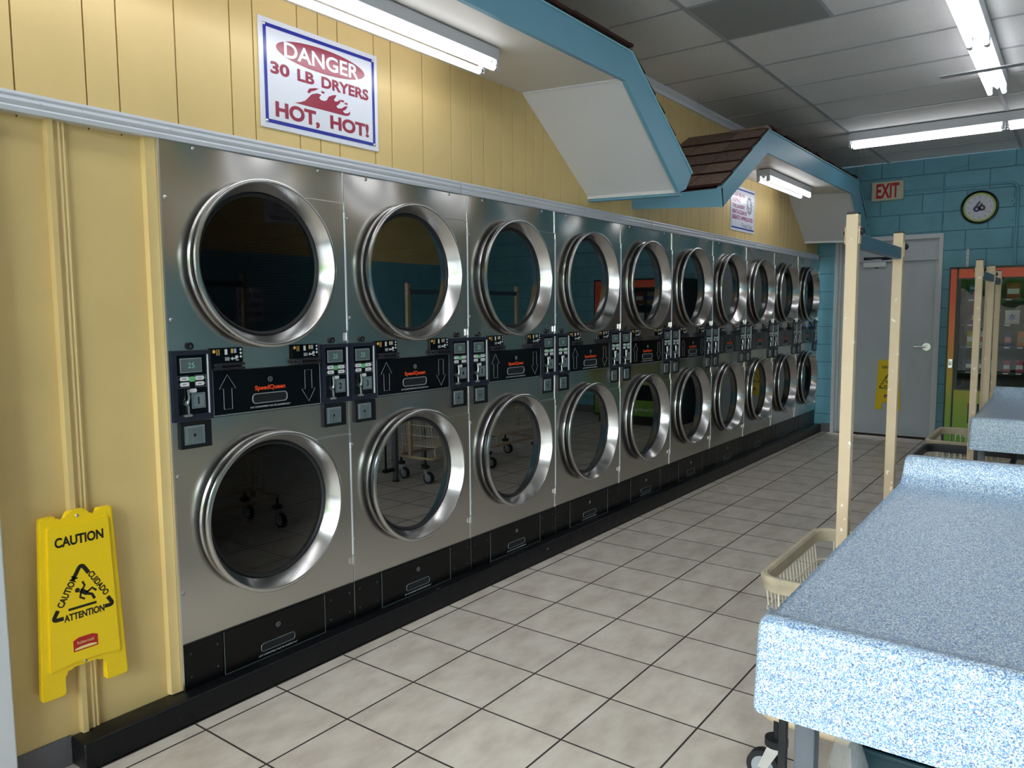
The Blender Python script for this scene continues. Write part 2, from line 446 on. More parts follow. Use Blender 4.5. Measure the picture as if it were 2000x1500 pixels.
def copy_tree(o, parent=None):
    c = o.copy(); COL.objects.link(c); c.parent = parent
    for ch in list(o.children): copy_tree(ch, c)
    return c

# ------------------------------------------------------------------ floor and its tiles
floor = sbox('floor', (XN - 0.12, YR - 0.12, -0.06), (XF + 0.3, YL + 0.9, -0.0015), M['grout'])
TX, TY, GX, GY, GAP = 0.3371, 0.3435, 1.345, -0.1374, 0.0075
cells = []
for i in range(-13, 21):
    for j in range(-1, 16):
        x0, x1 = GX + TX * i + GAP / 2, GX + TX * (i + 1) - GAP / 2
        y1, y0 = GY - TY * j - GAP / 2, GY - TY * (j + 1) + GAP / 2
        x0, x1, y0 = max(x0, XN + 0.005), min(x1, XF - 0.004), max(y0, YR + 0.005)
        y1 = min(y1, -0.072 if x0 > -0.42 else 0.028)
        if x1 - x0 > 0.02 and y1 - y0 > 0.02: cells.append((x0, x1, y0, y1))
def tile_bm(bm, x0, x1, y0, y1):
    lo = [(x0, y0), (x1, y0), (x1, y1), (x0, y1)]
    a = [bm.verts.new((x, y, -0.003)) for x, y in lo]; t = [bm.verts.new((x, y, 0.0)) for x, y in lo]
    for k in range(4): bm.faces.new((a[k], a[(k + 1) % 4], t[(k + 1) % 4], t[k])).material_index = 1
    bm.faces.new(t)
def tkey(c):
    v = Vector(((c[0] + c[1]) / 2, (c[2] + c[3]) / 2, 0)) - CAM; f = v.dot(fw)
    if f < 0.3: return 99 + v.length
    u, w = v.dot(rt) / f, v.dot(up) / f
    return f if abs(u) < 0.75 and abs(w) < 0.6 else 50 + f
cells.sort(key=tkey)
cache = {}
for c in cells[:299]:
    w, d = round(c[1] - c[0], 4), round(c[3] - c[2], 4)
    if (w, d) not in cache:
        bm = nb(); tile_bm(bm, 0, w, 0, d); bmesh.ops.recalc_face_normals(bm, faces=bm.faces)
        me = bpy.data.meshes.new('tile'); bm.to_mesh(me); bm.free(); me.materials.append(M['tile']); me.materials.append(M['grout']); cache[(w, d)] = me
    o = bpy.data.objects.new('tile', cache[(w, d)]); link(o, floor); o.location = (c[0], c[2], 0)
bm = nb()
for c in cells[299:]: tile_bm(bm, *c)
tag(mk('tile_field', bm, [M['tile'], M['grout']], floor), kind='stuff')

# ------------------------------------------------------------------ left wall: yellow boards and battens
WT = 2.02
bm = nb()
box(bm, (XN, YL + 0.022, 0.0), (-0.002, YL + 0.12, WT)); box(bm, (XN, YL + 0.022, WT), (XF, YL + 0.12, ZC))
wl = struct('wall_left', bm, M['yellowdark'])
gr = [-0.41, -0.206, -0.103, 0.097, 0.311, 0.409, 0.613, 0.716, 0.817, 1.02, 1.122, 1.326, 1.53, 1.684, 1.785, 1.937, 2.038, 2.161, 2.24, 2.337, 2.527, 2.73, 2.866, 2.969, 3.123, 3.27, 3.38]
pat = [0.20, 0.10, 0.20, 0.10, 0.20, 0.15, 0.10, 0.15]
x = gr[-1]; k = 0
while x < XF - 0.12: x += pat[k % 8]; k += 1; gr.append(min(x, XF))
x = gr[0]; k = 3; pre = []
while x > XN + 0.2: x -= pat[k % 8]; k += 1; pre.append(x)
gr = [XN] + pre[::-1] + gr
if gr[-1] < XF: gr.append(XF)
for a, b in zip(gr[:-1], gr[1:]):
    if b - a < 0.02: continue
    pbox('board', (a + 0.0022, YL, WT + 0.0), (b - 0.0022, YL + 0.024, ZC), M['yellow'], wl, 0.002)
pbox('panel', (XN, YL, 0.0), (-0.31, YL + 0.024, WT), M['yellow'], wl)
pbox('panel', (-0.308, YL, 0.0), (-0.004, YL + 0.024, WT), M['yellow'], wl)
# moulded batten over the joint, and the flat batten beside the first machine
prof = [(-0.343, 0), (-0.340, 0.024), (-0.324, 0.024), (-0.320, 0.014), (-0.312, 0.010), (-0.306, 0.012), (-0.301, 0.016), (-0.294, 0.010), (-0.288, 0.014), (-0.281, 0.010), (-0.276, 0)]
mk('batten', prism(nb(), [(a, YL - d) for a, d in prof], 'z', 0.096, 2.03), M['yellow'], wl)
prof = [(-0.045, 0), (-0.041, 0.022), (-0.006, 0.023), (-0.006, 0)]
mk('batten', prism(nb(), [(a, YL - d) for a, d in prof], 'z', 0.098, 2.03), M['yellow'], wl)
mk('edge_strip', prism(nb(), [(-0.0055, YL), (-0.0055, -0.006), (0.0005, -0.006), (0.0005, YL)], 'z', 0.098, 2.03), M['bright'], wl)
# aluminium strips along the top of the machines
tp = [(YL, 2.027), (-0.010, 2.027), (-0.012, 2.040), (-0.008, 2.046), (-0.012, 2.052), (-0.014, 2.058), (-0.012, 2.066), (-0.007, 2.070), (-0.012, 2.076), (-0.010, 2.085), (0.0, 2.088), (YL, 2.088)]
for i, (a, b) in enumerate([(XN, 1.545), (1.552, 3.640), (3.646, 5.80), (5.806, 7.98)]):
    t = struct('trim_%d' % (i + 1), prism(nb(), tp, 'x', a, b), M['alu'])
    x = -0.362 - 0.4 * 9
    while x < 8:
        if a + 0.03 < x < b - 0.03: mk('screw', dome(nb(), (x, -0.012, 2.060), 0.0055), M['alu'], t, 60)
        x += 0.4
struct('trim_5', prism(nb(), [(YL, 3.005), (YL - 0.012, 3.008), (YL - 0.02, 3.03), (YL - 0.035, 3.05), (YL - 0.035, 3.068), (YL, 3.068)], 'x', XN, XF), M['white'])
sbox('baseboard_left', (XN, YL - 0.006, 0.0), (-0.372, YL, 0.098), M['base'])
# white painted door casing that cuts into the left edge of the view
bm = nb(); box(bm, (-0.74, -0.045, 0.0), (-0.549, YL - 0.001, 2.02), 0.004); struct('door_2', bm, M['white'])
# black curb the machines stand on
bm = nb(); box(bm, (-0.372, -0.068, 0.0), (XF - 0.006, YL - 0.001, 0.0955), 0.009, 3)
curb = struct('trim_6', bm, M['curb'], 40)
bm = nb(); box(bm, (0.002, YL, 0.0), (XF - 0.006, 0.9, 0.0950)); mk('plinth_slab', bm, M['curb'], curb)

# ------------------------------------------------------------------ far wall of concrete blocks with the white door
DY0, DY1, DZ = -1.272, -0.170, 2.262
bm = nb()
box(bm, (XF + 0.006, DY1, 0), (XF + 0.2, YL + 0.1, ZC)); box(bm, (XF + 0.006, YR, 0), (XF + 0.2, DY0, ZC)); box(bm, (XF + 0.006, DY0, DZ), (XF + 0.2, DY1, ZC))
box(bm, (XF + 0.19, DY0, 0), (XF + 0.2, DY1, DZ))
wf = struct('wall_far', bm, M['tealjoint'])
j = 0.004
for r in range(-1, 15):
    z1, z0 = 2.90 - 0.2065 * r, 2.90 - 0.2065 * (r + 1)
    z0, z1 = max(z0, 0.0), min(z1, ZC)
    if z1 - z0 < 0.02: continue
    y = -0.632 + 0.42 * 3 if r % 2 else -0.831 + 0.42 * 3
    while y > YR:
        a, b = max(y - 0.42, YR), min(y, YL)
        y -= 0.42
        if b - a < 0.015: continue
        rects = [(a + j, b - j, z0 + j, z1 - j)]
        if a < DY1 and b > DY0 and z0 < DZ:
            rects = []
            if b > DY1 + 0.02: rects.append((DY1, b - j, z0 + j, z1 - j))
            if a < DY0 - 0.02: rects.append((a + j, DY0, z0 + j, z1 - j))
            if z1 > DZ + 0.015: rects.append((max(a, DY0) + j, min(b, DY1) - j, DZ, z1 - j))
        for (p, q, s, t) in rects:
            if q - p > 0.01 and t - s > 0.01: pbox('block', (XF, p, s), (XF + 0.02, q, t), M['teal'], wf, 0.003)
bm = nb(); box(bm, (XF - 0.008, DY1 + 0.0, 0), (XF, -0.07, 0.105)); box(bm, (XF - 0.008, YR, 0), (XF, DY0, 0.105))
struct('baseboard_far', bm, M['base'])
d1 = struct('door_1', box(nb(), (XF + 0.11, -1.205, 0.012), (XF + 0.15, -0.262, 1.985), 0.003), M['doorw'])
bm = nb()   # casing and the two rebate steps
for (y0, y1, xa, xb) in ((DY1 - 0.038, DY1, -0.012, 0.10), (DY1 - 0.062, DY1 - 0.038, 0.035, 0.12), (DY1 - 0.092, DY1 - 0.062, 0.075, 0.16)):
    box(bm, (XF + xa, y0, 0), (XF + xb, y1, DZ if y1 == DY1 else DZ - 0.05), 0.002)
for (y0, y1, xa, xb) in ((DY0, DY0 + 0.038, -0.012, 0.10), (DY0 + 0.038, DY0 + 0.067, 0.06, 0.16)):
    box(bm, (XF + xa, y0, 0), (XF + xb, y1, DZ), 0.002)
box(bm, (XF - 0.0115, DY0 + 0.0385, DZ - 0.048), (XF + 0.10, DY1 - 0.0385, DZ), 0.002)
mk('casing', bm, M['white'], d1)
bm = nb(); box(bm, (XF + 0.068, DY0 + 0.036, 2.01), (XF + 0.16, DY1 - 0.04, DZ - 0.046), 0.003); box(bm, (XF + 0.045, DY0 + 0.036, 1.985), (XF + 0.16, DY1 - 0.04, 2.012), 0.003)
mk('transom_panel', bm, M['doorw'], d1)
cl = pbox('door_closer', (XF + 0.055, -0.70, 1.925), (XF + 0.11, -0.455, 1.985), M['alu'], d1, 0.006)
bm = nb(); cyl(bm, (XF + 0.08, -0.60, 1.915), (XF + 0.08, -0.60, 1.995), 0.018); tube(bm, [(XF + 0.06, -0.60, 2.0), (XF + 0.03, -0.84, 2.025)], 0.009); tube(bm, [(XF + 0.03, -0.84, 2.028), (XF + 0.055, -0.50, 2.03)], 0.009); box(bm, (XF + 0.03, -0.56, 2.008), (XF + 0.075, -0.47, 2.04), 0.003)
mk('closer_arm', bm, M['bezel'], cl, 40)
bm = nb(); cyl(bm, (XF + 0.11, -1.135, 1.03), (XF + 0.098, -1.135, 1.03), 0.043, 24); cyl(bm, (XF + 0.098, -1.135, 1.03), (XF + 0.06, -1.135, 1.03), 0.018, 16); tube(bm, [(XF + 0.062, -1.135, 1.03), (XF + 0.055, -1.08, 1.03), (XF + 0.06, -1.02, 1.028)], 0.012)
mk('lever_handle', bm, M['bright'], d1, 40)

# ------------------------------------------------------------------ right wall, street wall, ceiling
bm = nb(); box(bm, (XN, YR - 0.12, 0), (XF, YR, 2.15)); n0 = len(bm.faces); box(bm, (XN, YR - 0.12, 2.15), (XF, YR, ZC))
bm.faces.ensure_lookup_table()
for f in bm.faces[n0:]: f.material_index = 1
struct('wall_right', bm, [M['teal'], M['yellow']])
sbox('baseboard_right', (XN, YR, 0), (XF, YR + 0.008, 0.105), M['base'])
bm = nb()
ys = sorted([w for q in WINS for w in q[:2]] + [YR - 0.12, YL + 0.12])
for a, b in zip(ys[:-1], ys[1:]):
    w = next((q for q in WINS if q[0] == a and q[1] == b), None)
    if w is None: box(bm, (XN - 0.12, a, 0), (XN, b, ZC))
    else:
        box(bm, (XN - 0.12, a, w[3]), (XN, b, ZC))
        if w[2] > 0.05: box(bm, (XN - 0.12, a, 0), (XN, b, w[2]))
struct('wall_front', bm, M['teal'])
for i, (y0, y1, z0, z1) in enumerate(WINS):
    w = struct('window_%d' % (i + 1), box(nb(), (XN - 0.064, y0 + 0.045, z0 + 0.045), (XN - 0.058, y1 - 0.045, z1 - 0.045)), M['pane'])
    bm = nb()
    box(bm, (XN - 0.09, y0, z0), (XN - 0.03, y0 + 0.05, z1)); box(bm, (XN - 0.09, y1 - 0.05, z0), (XN - 0.03, y1, z1))
    box(bm, (XN - 0.09, y0 + 0.05, z0), (XN - 0.03, y1 - 0.05, z0 + 0.05)); box(bm, (XN - 0.09, y0 + 0.05, z1 - 0.05), (XN - 0.03, y1 - 0.05, z1))
    mk('window_frame', bm, M['alu'], w)
sbox('pavement', (-30, -20, -0.12), (XN - 0.12, 15, -0.06), M['pave'])
sbox('wall_across_street', (-24.3, -16, -0.06), (-24, 12, 4.2), M['exterior'])
rt_ = random.Random(11)
for i, (tx, ty, th_, tr) in enumerate([(-13.5, -5.6, 4.6, 1.7), (-14.5, -1.2, 5.2, 2.0), (-13.0, 3.2, 4.4, 1.6)]):
    t_ = thing('street_tree', 'leafy green tree outside the shop front, %s of three, seen only as a reflection' % ORD_[i], 'tree', (tx, ty, -0.06), 'trees across the street')
    mk('trunk', cyl(nb(), (tx, ty, -0.06), (tx, ty, th_ * 0.55), 0.14, 10, 0.09), M['deck'], t_, 40)
    bm = nb(); bmesh.ops.create_icosphere(bm, subdivisions=4, radius=1.0)
    for v in bm.verts:
        k_ = 1 + 0.16 * math.sin(5 * v.co.x + 3 * v.co.z + i) + 0.12 * math.sin(9 * v.co.y + 4 * v.co.x) + rt_.uniform(-0.06, 0.06)
        v.co = Vector((tx + v.co.x * tr * k_, ty + v.co.y * tr * k_, th_ * 0.66 + v.co.z * th_ * 0.36 * k_))
    mk('foliage', bm, M['leaf'], t_)
ceiling = sbox('ceiling', (XN - 0.12, YR - 0.12, ZC + 0.02), (XF + 0.2, YL + 0.12, ZC + 0.08), M['ceil'])
cx0 = 2.612; PX = 0.6108
xs = [cx0 + PX * k for k in range(-12, 10)]; xs = [XN] + [v for v in xs if XN + 0.05 < v < XF - 0.05] + [XF]
yst = [YL, -0.703, -1.93, -3.15, -4.37, YR]
for a, b in zip(xs[:-1], xs[1:]):
    for y1, y0 in zip(yst[:-1], yst[1:]):
        if abs(a - cx0) < 0.01 and y1 == -0.703:
            pbox('vent_panel', (a + 0.014, -1.303, ZC - 0.006), (b - 0.014, y1 - 0.014, ZC + 0.01), M['vent'], ceiling)['label'] = 'dark grey perforated return air panel'
            pbox('grid_bar', (a + 0.012, -1.324, ZC - 0.004), (b - 0.012, -1.304, ZC + 0.004), M['tbar'], ceiling)
            y1 = -1.314
        pbox('ceiling_tile', (a + 0.010, y0 + 0.010, ZC + 0.0), (b - 0.010, y1 - 0.010, ZC + 0.014), M['ceil'], ceiling)
for y in yst[1:-1]: pbox('grid_bar', (XN, y - 0.014, ZC - 0.006), (XF, y + 0.014, ZC + 0.003), M['tbar'], ceiling)
for a in xs[1:-1]:
    for y1, y0 in zip(yst[:-1], yst[1:]): pbox('grid_bar', (a - 0.011, y0 + 0.0145, ZC - 0.004), (a + 0.011, y1 - 0.0145, ZC + 0.003), M['tbar'], ceiling)

# ------------------------------------------------------------------ two shingled awnings over the machines
YF = -0.57
def hexa(bm, a, b, c, d, t):
    """slab from four points (a,b,c,d in order), thickened by vector t"""
    p = [Vector(q) for q in (a, b, c, d)]; t = Vector(t)
    lo = [bm.verts.new(q) for q in p]; hi = [bm.verts.new(q + t) for q in p]
    bm.faces.new(lo); bm.faces.new(hi)
    for i in range(4): bm.faces.new((lo[i], lo[(i + 1) % 4], hi[(i + 1) % 4], hi[i]))
    return bm
def shingle_row(par, p0, p1, back, n, width, thick, seed):
    """a course of shingles from p0 to p1 (front edge), each running 'back' up the roof"""
    rr = random.Random(seed); p0, p1, back = Vector(p0), Vector(p1), Vector(back)
    d = p1 - p0; L = d.length; d.normalize(); s = -rr.random() * width * 0.6; nn = Vector(n).normalized()
    while s < L - 0.02:
        w = width * rr.uniform(0.75, 1.25); a, b = max(s, 0), min(s + w, L); s += w
        if b - a < 0.03: continue
        e = rr.uniform(-0.012, 0.012); lift = rr.uniform(0.0, 0.004)
        q = [p0 + d * (a + 0.002) - back.normalized() * e, p0 + d * (b - 0.002) - back.normalized() * e, p0 + d * (b - 0.002) + back, p0 + d * (a + 0.002) + back]
        q = [q[0] + nn * (0.014 + lift), q[1] + nn * (0.014 + lift), q[2] + nn * 0.001, q[3] + nn * 0.001]
        bm = hexa(nb(), *q, nn * thick)
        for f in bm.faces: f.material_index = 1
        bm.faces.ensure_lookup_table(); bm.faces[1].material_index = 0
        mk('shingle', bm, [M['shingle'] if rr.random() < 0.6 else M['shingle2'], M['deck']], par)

# near awning
A1 = thing('awning', 'near awning with long blue fascia and white sloping end panel over the first dryers', 'awning', (1.0, YL, 2.64))
xs0 = -1.9
fp = [(xs0, 2.612), (2.204, 2.620), (2.872, 2.137), (2.968, 2.168), (3.045, 2.267), (2.262, 2.772), (xs0, 2.768)]
fa = mk('fascia', prism(nb(), fp, 'y', YF, YF + 0.022), M['fascia'], A1)
bm = nb()
for a, b in zip([(3.045, 2.267), (2.262, 2.772)], [(2.262, 2.772), (xs0, 2.768)]):
    hexa(bm, (a[0], YF - 0.008, a[1]), (b[0], YF - 0.008, b[1]), (b[0], YF + 0.03, b[1]), (a[0], YF + 0.03, a[1]), (0.004, 0, 0.008))
mk('drip_edge', bm, M['fascialight'], fa)
mk('soffit_panel', hexa(nb(), (xs0, YL - 0.001, 2.645), (2.123, YL - 0.001, 2.645), (2.215, YF + 0.023, 2.640), (xs0, YF + 0.023, 2.640), (0, 0, 0.012)), M['soffit'], A1)
mk('slope_panel', hexa(nb(), (2.124, YL - 0.001, 2.643), (2.841, YL - 0.001, 2.150), (2.915, YF + 0.023, 2.140), (2.212, YF + 0.023, 2.638), (0.010, 0, 0.012)), M['slope'], A1)
bm = nb(); tube(bm, [(2.122, YL - 0.01, 2.640), (2.21, YF + 0.03, 2.635)], 0.006); mk('corner_bead', bm, M['slope'], A1, 40)
def moulding(par, x0, x1, z0, z1, s, m1, m2):
    bm = nb()
    for (a, b, c, dd) in ((0.0, 0.0, 0.020, 0.020), (0.012, -0.004, 0.012, 0.024)):
        p = [(x0 - s * c, YL - 0.001, z0 + a), (x1 - s * c, YF + 0.023, z1 + a), (x1 + s * 0.02, YF + 0.023, z1 + a), (x0 + s * 0.02, YL - 0.001, z0 + a)]
        hexa(bm, *p, (0, 0, 0.020 if a == 0 else 0.032))
    mo = mk('moulding', bm, m1, par)
    if m2:
        mk('drip_board', hexa(nb(), (x0 - s * 0.002, YL - 0.001, z0 - 0.012), (x1 - s * 0.002, YF + 0.023, z1 - 0.012), (x1 + s * 0.05, YF + 0.023, z1 - 0.012), (x0 + s * 0.05, YL - 0.001, z0 - 0.012), (0, 0, 0.011)), m2, par)
moulding(A1, 2.841, 2.905, 2.147, 2.138, 1, M['slope'], M['fascia'])
bm = nb()
hexa(bm, (xs0, YL - 0.001, 2.745), (2.20, YL - 0.001, 2.745), (2.255, YF + 0.023, 2.745), (xs0, YF + 0.023, 2.745), (0, 0, 0.02))
hexa(bm, (2.20, YL - 0.001, 2.745), (2.93, YL - 0.001, 2.25), (3.01, YF + 0.023, 2.25), (2.26, YF + 0.023, 2.745), (0.02, 0, 0.02))
mk('roof_deck', bm, M['deck'], A1)
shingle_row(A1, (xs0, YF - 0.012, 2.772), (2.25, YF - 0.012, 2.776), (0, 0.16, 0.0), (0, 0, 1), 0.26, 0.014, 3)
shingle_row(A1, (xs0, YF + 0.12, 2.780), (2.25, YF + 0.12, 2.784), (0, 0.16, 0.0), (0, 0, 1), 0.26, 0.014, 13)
sd = Vector((0.783, 0, -0.505)).normalized(); sn = Vector((0.505, 0, 0.783)).normalized()
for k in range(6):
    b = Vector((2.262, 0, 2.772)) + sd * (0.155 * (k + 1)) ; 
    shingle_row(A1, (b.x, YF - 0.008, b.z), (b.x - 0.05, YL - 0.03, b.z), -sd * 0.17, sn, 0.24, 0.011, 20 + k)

# far awning
A2 = thing('awning', 'far awning with a peaked blue fascia, brown shingled near slope and strip light under it', 'awning', (5.5, YL, 2.64))
fp = [(3.522, 2.244), (3.555, 2.124), (4.412, 2.612), (7.050, 2.622), (7.640, 2.195), (7.80, 2.195), (7.900, 2.245), (7.490, 2.620), (7.233, 2.778), (4.422, 2.775)]
fa = mk('fascia', prism(nb(), fp, 'y', YF, YF + 0.022), M['fascia'], A2)
bm = nb()
for a, b in zip([(3.522, 2.244), (4.422, 2.775), (7.233, 2.778), (7.49, 2.62)], [(4.422, 2.775), (7.233, 2.778), (7.49, 2.62), (7.90, 2.245)]):
    hexa(bm, (a[0], YF - 0.008, a[1]), (b[0], YF - 0.008, b[1]), (b[0], YF + 0.03, b[1]), (a[0], YF + 0.03, a[1]), (0, 0, 0.008))
mk('drip_edge', bm, M['fascialight'], fa)
mk('eave_board', hexa(nb(), (3.425, YL - 0.001, 2.147), (3.548, YF + 0.0, 2.124), (3.522, YF + 0.0, 2.244), (3.405, YL - 0.001, 2.222), (0.02, 0.0, 0.004)), M['fascia'], A2)
mk('soffit_panel', hexa(nb(), (4.36, YL - 0.001, 2.648), (6.881, YL - 0.001, 2.650), (7.07, YF + 0.023, 2.640), (4.45, YF + 0.023, 2.640), (0, 0, 0.012)), M['soffit'], A2)
mk('slope_panel', hexa(nb(), (6.882, YL - 0.001, 2.648), (7.536, YL - 0.001, 2.196), (7.70, YF + 0.023, 2.190), (7.072, YF + 0.023, 2.638), (0.010, 0, 0.012)), M['slope'], A2)
mk('slope_panel', hexa(nb(), (3.45, YL - 0.001, 2.16), (4.36, YL - 0.001, 2.646), (4.45, YF + 0.023, 2.638), (3.575, YF + 0.023, 2.145), (-0.008, 0, 0.012)), M['slope'], A2)
moulding(A2, 7.536, 7.70, 2.190, 2.186, 1, M['slope'], None)
bm = nb(); box(bm, (7.70, YF - 0.001, 2.186), (7.80, YF + 0.06, 2.225), 0.004); mk('moulding_end', bm, M['alu'], A2)
bm = nb()
hexa(bm, (4.34, YL - 0.001, 2.745), (7.14, YL - 0.001, 2.745), (7.24, YF + 0.023, 2.745), (4.43, YF + 0.023, 2.745), (0, 0, 0.02))
hexa(bm, (3.41, YL - 0.001, 2.222), (4.34, YL - 0.001, 2.745), (4.43, YF + 0.023, 2.745), (3.54, YF + 0.023, 2.235), (-0.004, 0, 0.016))
hexa(bm, (7.14, YL - 0.001, 2.745), (7.80, YL - 0.001, 2.245), (7.88, YF + 0.023, 2.25), (7.24, YF + 0.023, 2.745), (0.008, 0, 0.012))
mk('roof_deck', bm, M['deck'], A2)
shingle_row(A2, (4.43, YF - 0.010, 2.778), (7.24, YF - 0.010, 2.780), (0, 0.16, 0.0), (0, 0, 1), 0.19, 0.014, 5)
ua = Vector((0.90, 0, 0.531)); L = ua.length; ua.normalize(); un = Vector((-0.531, 0, 0.90)).normalized()
nrow = 5; ex = L / nrow
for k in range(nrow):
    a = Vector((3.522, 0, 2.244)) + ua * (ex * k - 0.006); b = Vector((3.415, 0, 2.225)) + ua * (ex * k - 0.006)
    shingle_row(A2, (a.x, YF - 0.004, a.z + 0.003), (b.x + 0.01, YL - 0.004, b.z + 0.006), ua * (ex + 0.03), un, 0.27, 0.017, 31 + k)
pbox('ridge_shingle', (4.36, YF - 0.012, 2.782), (4.46, -0.30, 2.80), M['shingle'], A2, 0.003)
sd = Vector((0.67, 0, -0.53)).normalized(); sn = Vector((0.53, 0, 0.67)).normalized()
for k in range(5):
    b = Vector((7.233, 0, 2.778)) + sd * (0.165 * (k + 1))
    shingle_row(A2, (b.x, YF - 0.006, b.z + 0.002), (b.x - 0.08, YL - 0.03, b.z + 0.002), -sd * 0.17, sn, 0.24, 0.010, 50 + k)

# ------------------------------------------------------------------ strip lights
def strip(name, label, x0, x1, yc, ztop, hb=0.055, wb=0.115, zt=2.553, dy=0.042, axis='x', tubes=1):
    def P(s, t, z): return (s, yc + t, z) if axis == 'x' else (yc + t, s, z)
    mid = (x0 + x1) / 2
    t = thing(name, label, 'ceiling light', P(mid, 0, ztop), 'fluorescent strip lights')
    def B(s0, s1, t0, t1, z0, z1, bev=0.003):
        a, b = P(s0, t0, z0), P(s1, t1, z1)
        return box(nb(), [min(a[i], b[i]) for i in range(3)], [max(a[i], b[i]) for i in range(3)], bev)
    h = mk('housing', B(x0, x1, -wb / 2, wb / 2, ztop - hb, ztop - 0.001), M['housing'], t)
    bm = nb(); prism_pts = [(-0.022, ztop - hb), (0.022, ztop - hb), (0.0, ztop - hb - 0.022)]
    a = [bm.verts.new(P(x0 + 0.02, p[0], p[1])) for p in prism_pts]; b = [bm.verts.new(P(x1 - 0.02, p[0], p[1])) for p in prism_pts]
    for i in range(3): bm.faces.new((a[i], a[(i + 1) % 3], b[(i + 1) % 3], b[i]))
    bm.faces.new(a); bm.faces.new(b[::-1]); mk('reflector_ridge', bm, M['housing'], h)
    n = tubes; seg = (x1 - x0) / n
    for sgn in (-1, 1):
        for k in range(n):
            s0, s1 = x0 + seg * k + 0.012, x0 + seg * (k + 1) - 0.012
            tb = mk('tube', cyl(nb(), P(s0 + 0.014, sgn * dy, zt), P(s1 - 0.014, sgn * dy, zt), 0.0145, 16), M['tube'], t, 40)
            bm = nb(); cyl(bm, P(s0, sgn * dy, zt), P(s0 + 0.016, sgn * dy, zt), 0.0150, 16); cyl(bm, P(s1 - 0.016, sgn * dy, zt), P(s1, sgn * dy, zt), 0.0150, 16)
            mk('tube_cap', bm, M['bright'], tb, 40)
            for s in (s0, s1): mk('lampholder', B(s - 0.008, s + 0.008, sgn * dy - 0.014, sgn * dy + 0.014, zt - 0.012, ztop - hb + 0.001), M['housing'], t)
    return t
strip('strip_light', 'long twin-tube strip light under the near awning beside the DANGER sign', -0.98, 1.475, -0.258, 2.639, tubes=2)
strip('strip_light', 'short twin-tube strip light under the far awning above the thank-you sign', 5.20, 6.46, -0.272, 2.639)
strip('strip_light', 'strip light hung across the ceiling in front of the blue block wall', -3.14, -0.70, 6.30, ZC - 0.008, hb=0.075, zt=2.945, axis='y', tubes=2)
lb = strip('strip_light', 'strip light running away along the ceiling in the top right corner', 2.62, 5.06, -1.955, ZC - 0.008, hb=0.075, zt=2.945, tubes=2)
strip('strip_light', 'added ceiling strip light, out of view, nearest the street windows, above the foreground table', -0.10, 2.34, -1.955, ZC - 0.008, hb=0.075, zt=2.945, tubes=2)  # unseen lamp added to brighten the floor and far room
strip('strip_light', 'added strip light, out of view, over the right-hand side of the room', 2.62, 5.06, -3.80, ZC - 0.008, hb=0.075, zt=2.945, tubes=2)  # second unseen lamp, added to lift the light deeper in the room
pbox('hanger_strap', (4.270, -2.30, 2.917), (4.335, -1.70, 2.922), M['housing'], lb)

# ------------------------------------------------------------------ signs on the yellow wall
YS = YL - 0.006
def sign_plate(name, label, cat, x0, x1, z0, z1, loc=None):
    t = thing(name, label, cat, ((x0 + x1) / 2, YL, z0))
    pbox('panel', (x0, YS, z0), (x1, YL - 0.0005, z1), M['signw'], t, 0.002)
    return t
x0, x1, z0, z1 = 0.428, 1.033, 2.150, 2.559
S = sign_plate('danger_sign', 'white DANGER 30 LB DRYERS HOT, HOT! sign with blue border on the yellow boards', 'sign', x0, x1, z0, z1)
bm = nb(); bi, bw = 0.020, 0.014; yq = YS - 0.0008
for (a, b, c, d) in ((x0 + bi, z0 + bi, x1 - bi, z0 + bi + bw), (x0 + bi, z1 - bi - bw, x1 - bi, z1 - bi), (x0 + bi, z0 + bi + bw, x0 + bi + bw, z1 - bi - bw), (x1 - bi - bw, z0 + bi + bw, x1 - bi, z1 - bi - bw)):
    quad(bm, (a, yq, b), (c, yq, b), (c, yq, d), (a, yq, d))
mk('border', bm, M['signblue'], S)
mk('oval', disc(nb(), (0.7315, yq, 2.462), 0.226, 64, 'y', 0.049), M['signred'], S)
mk('lettering', ctext(nb(), 'DANGER', (0.7325, yq - 0.0008, 2.461), X, Z, 0.382, 0.060, 0.022), M['signw'], S)
for w_, p_, q_ in (('30', 0.477, 0.088), ('LB', 0.602, 0.083), ('DRYERS', 0.722, 0.255)):
    mk('lettering', text(nb(), w_, (p_, yq, 2.357), X, Z, q_, 0.046, 0.036), M['signred'], S)
for w_, p_, q_, r_, h_ in (('HOT,', 0.494, 0.213, 2.188, 0.069), ('HOT!', 0.762, 0.213, 2.201, 0.056)):
    mk('lettering', text(nb(), w_, (p_, yq, r_), X, Z, q_, h_, 0.042), M['signred'], S)
fl = [(0, 0), (.10, .10), (.18, .22), (.24, .42), (.30, .62), (.40, .74), (.47, .72), (.43, .55), (.46, .46), (.53, .46), (.57, .54), (.60, .72), (.68, .86), (.75, .92), (.73, .78), (.70, .66), (.72, .58), (.77, .62), (.82, .76), (.82, .60), (.78, .46), (.74, .36), (.77, .28), (.84, .32), (.90, .46), (.96, .52), (.92, .32), (.86, .20), (.90, .12), (.96, .16), (1.0, .28), (1.0, .12), (.95, .02), (.90, 0)]
bm = nb(); bm.faces.new([bm.verts.new((0.585 + 0.285 * a, yq, 2.2685 + 0.082 * b)) for a, b in fl])
for (cx_, cz_, r_) in ((0.86, 0.70, 0.010), (0.93, 0.62, 0.009), (0.50, 0.86, 0.010)): disc(bm, (0.585 + 0.285 * cx_, yq, 2.2685 + 0.082 * cz_), r_, 10, 'y', r_ * 0.45)
bm.faces.new([bm.verts.new((0.585 + 0.285 * a, yq, 2.2685 + 0.082 * b)) for a, b in [(.22, .66), (.26, .86), (.36, .96), (.43, .98), (.36, .84), (.29, .74), (.26, .62)]])
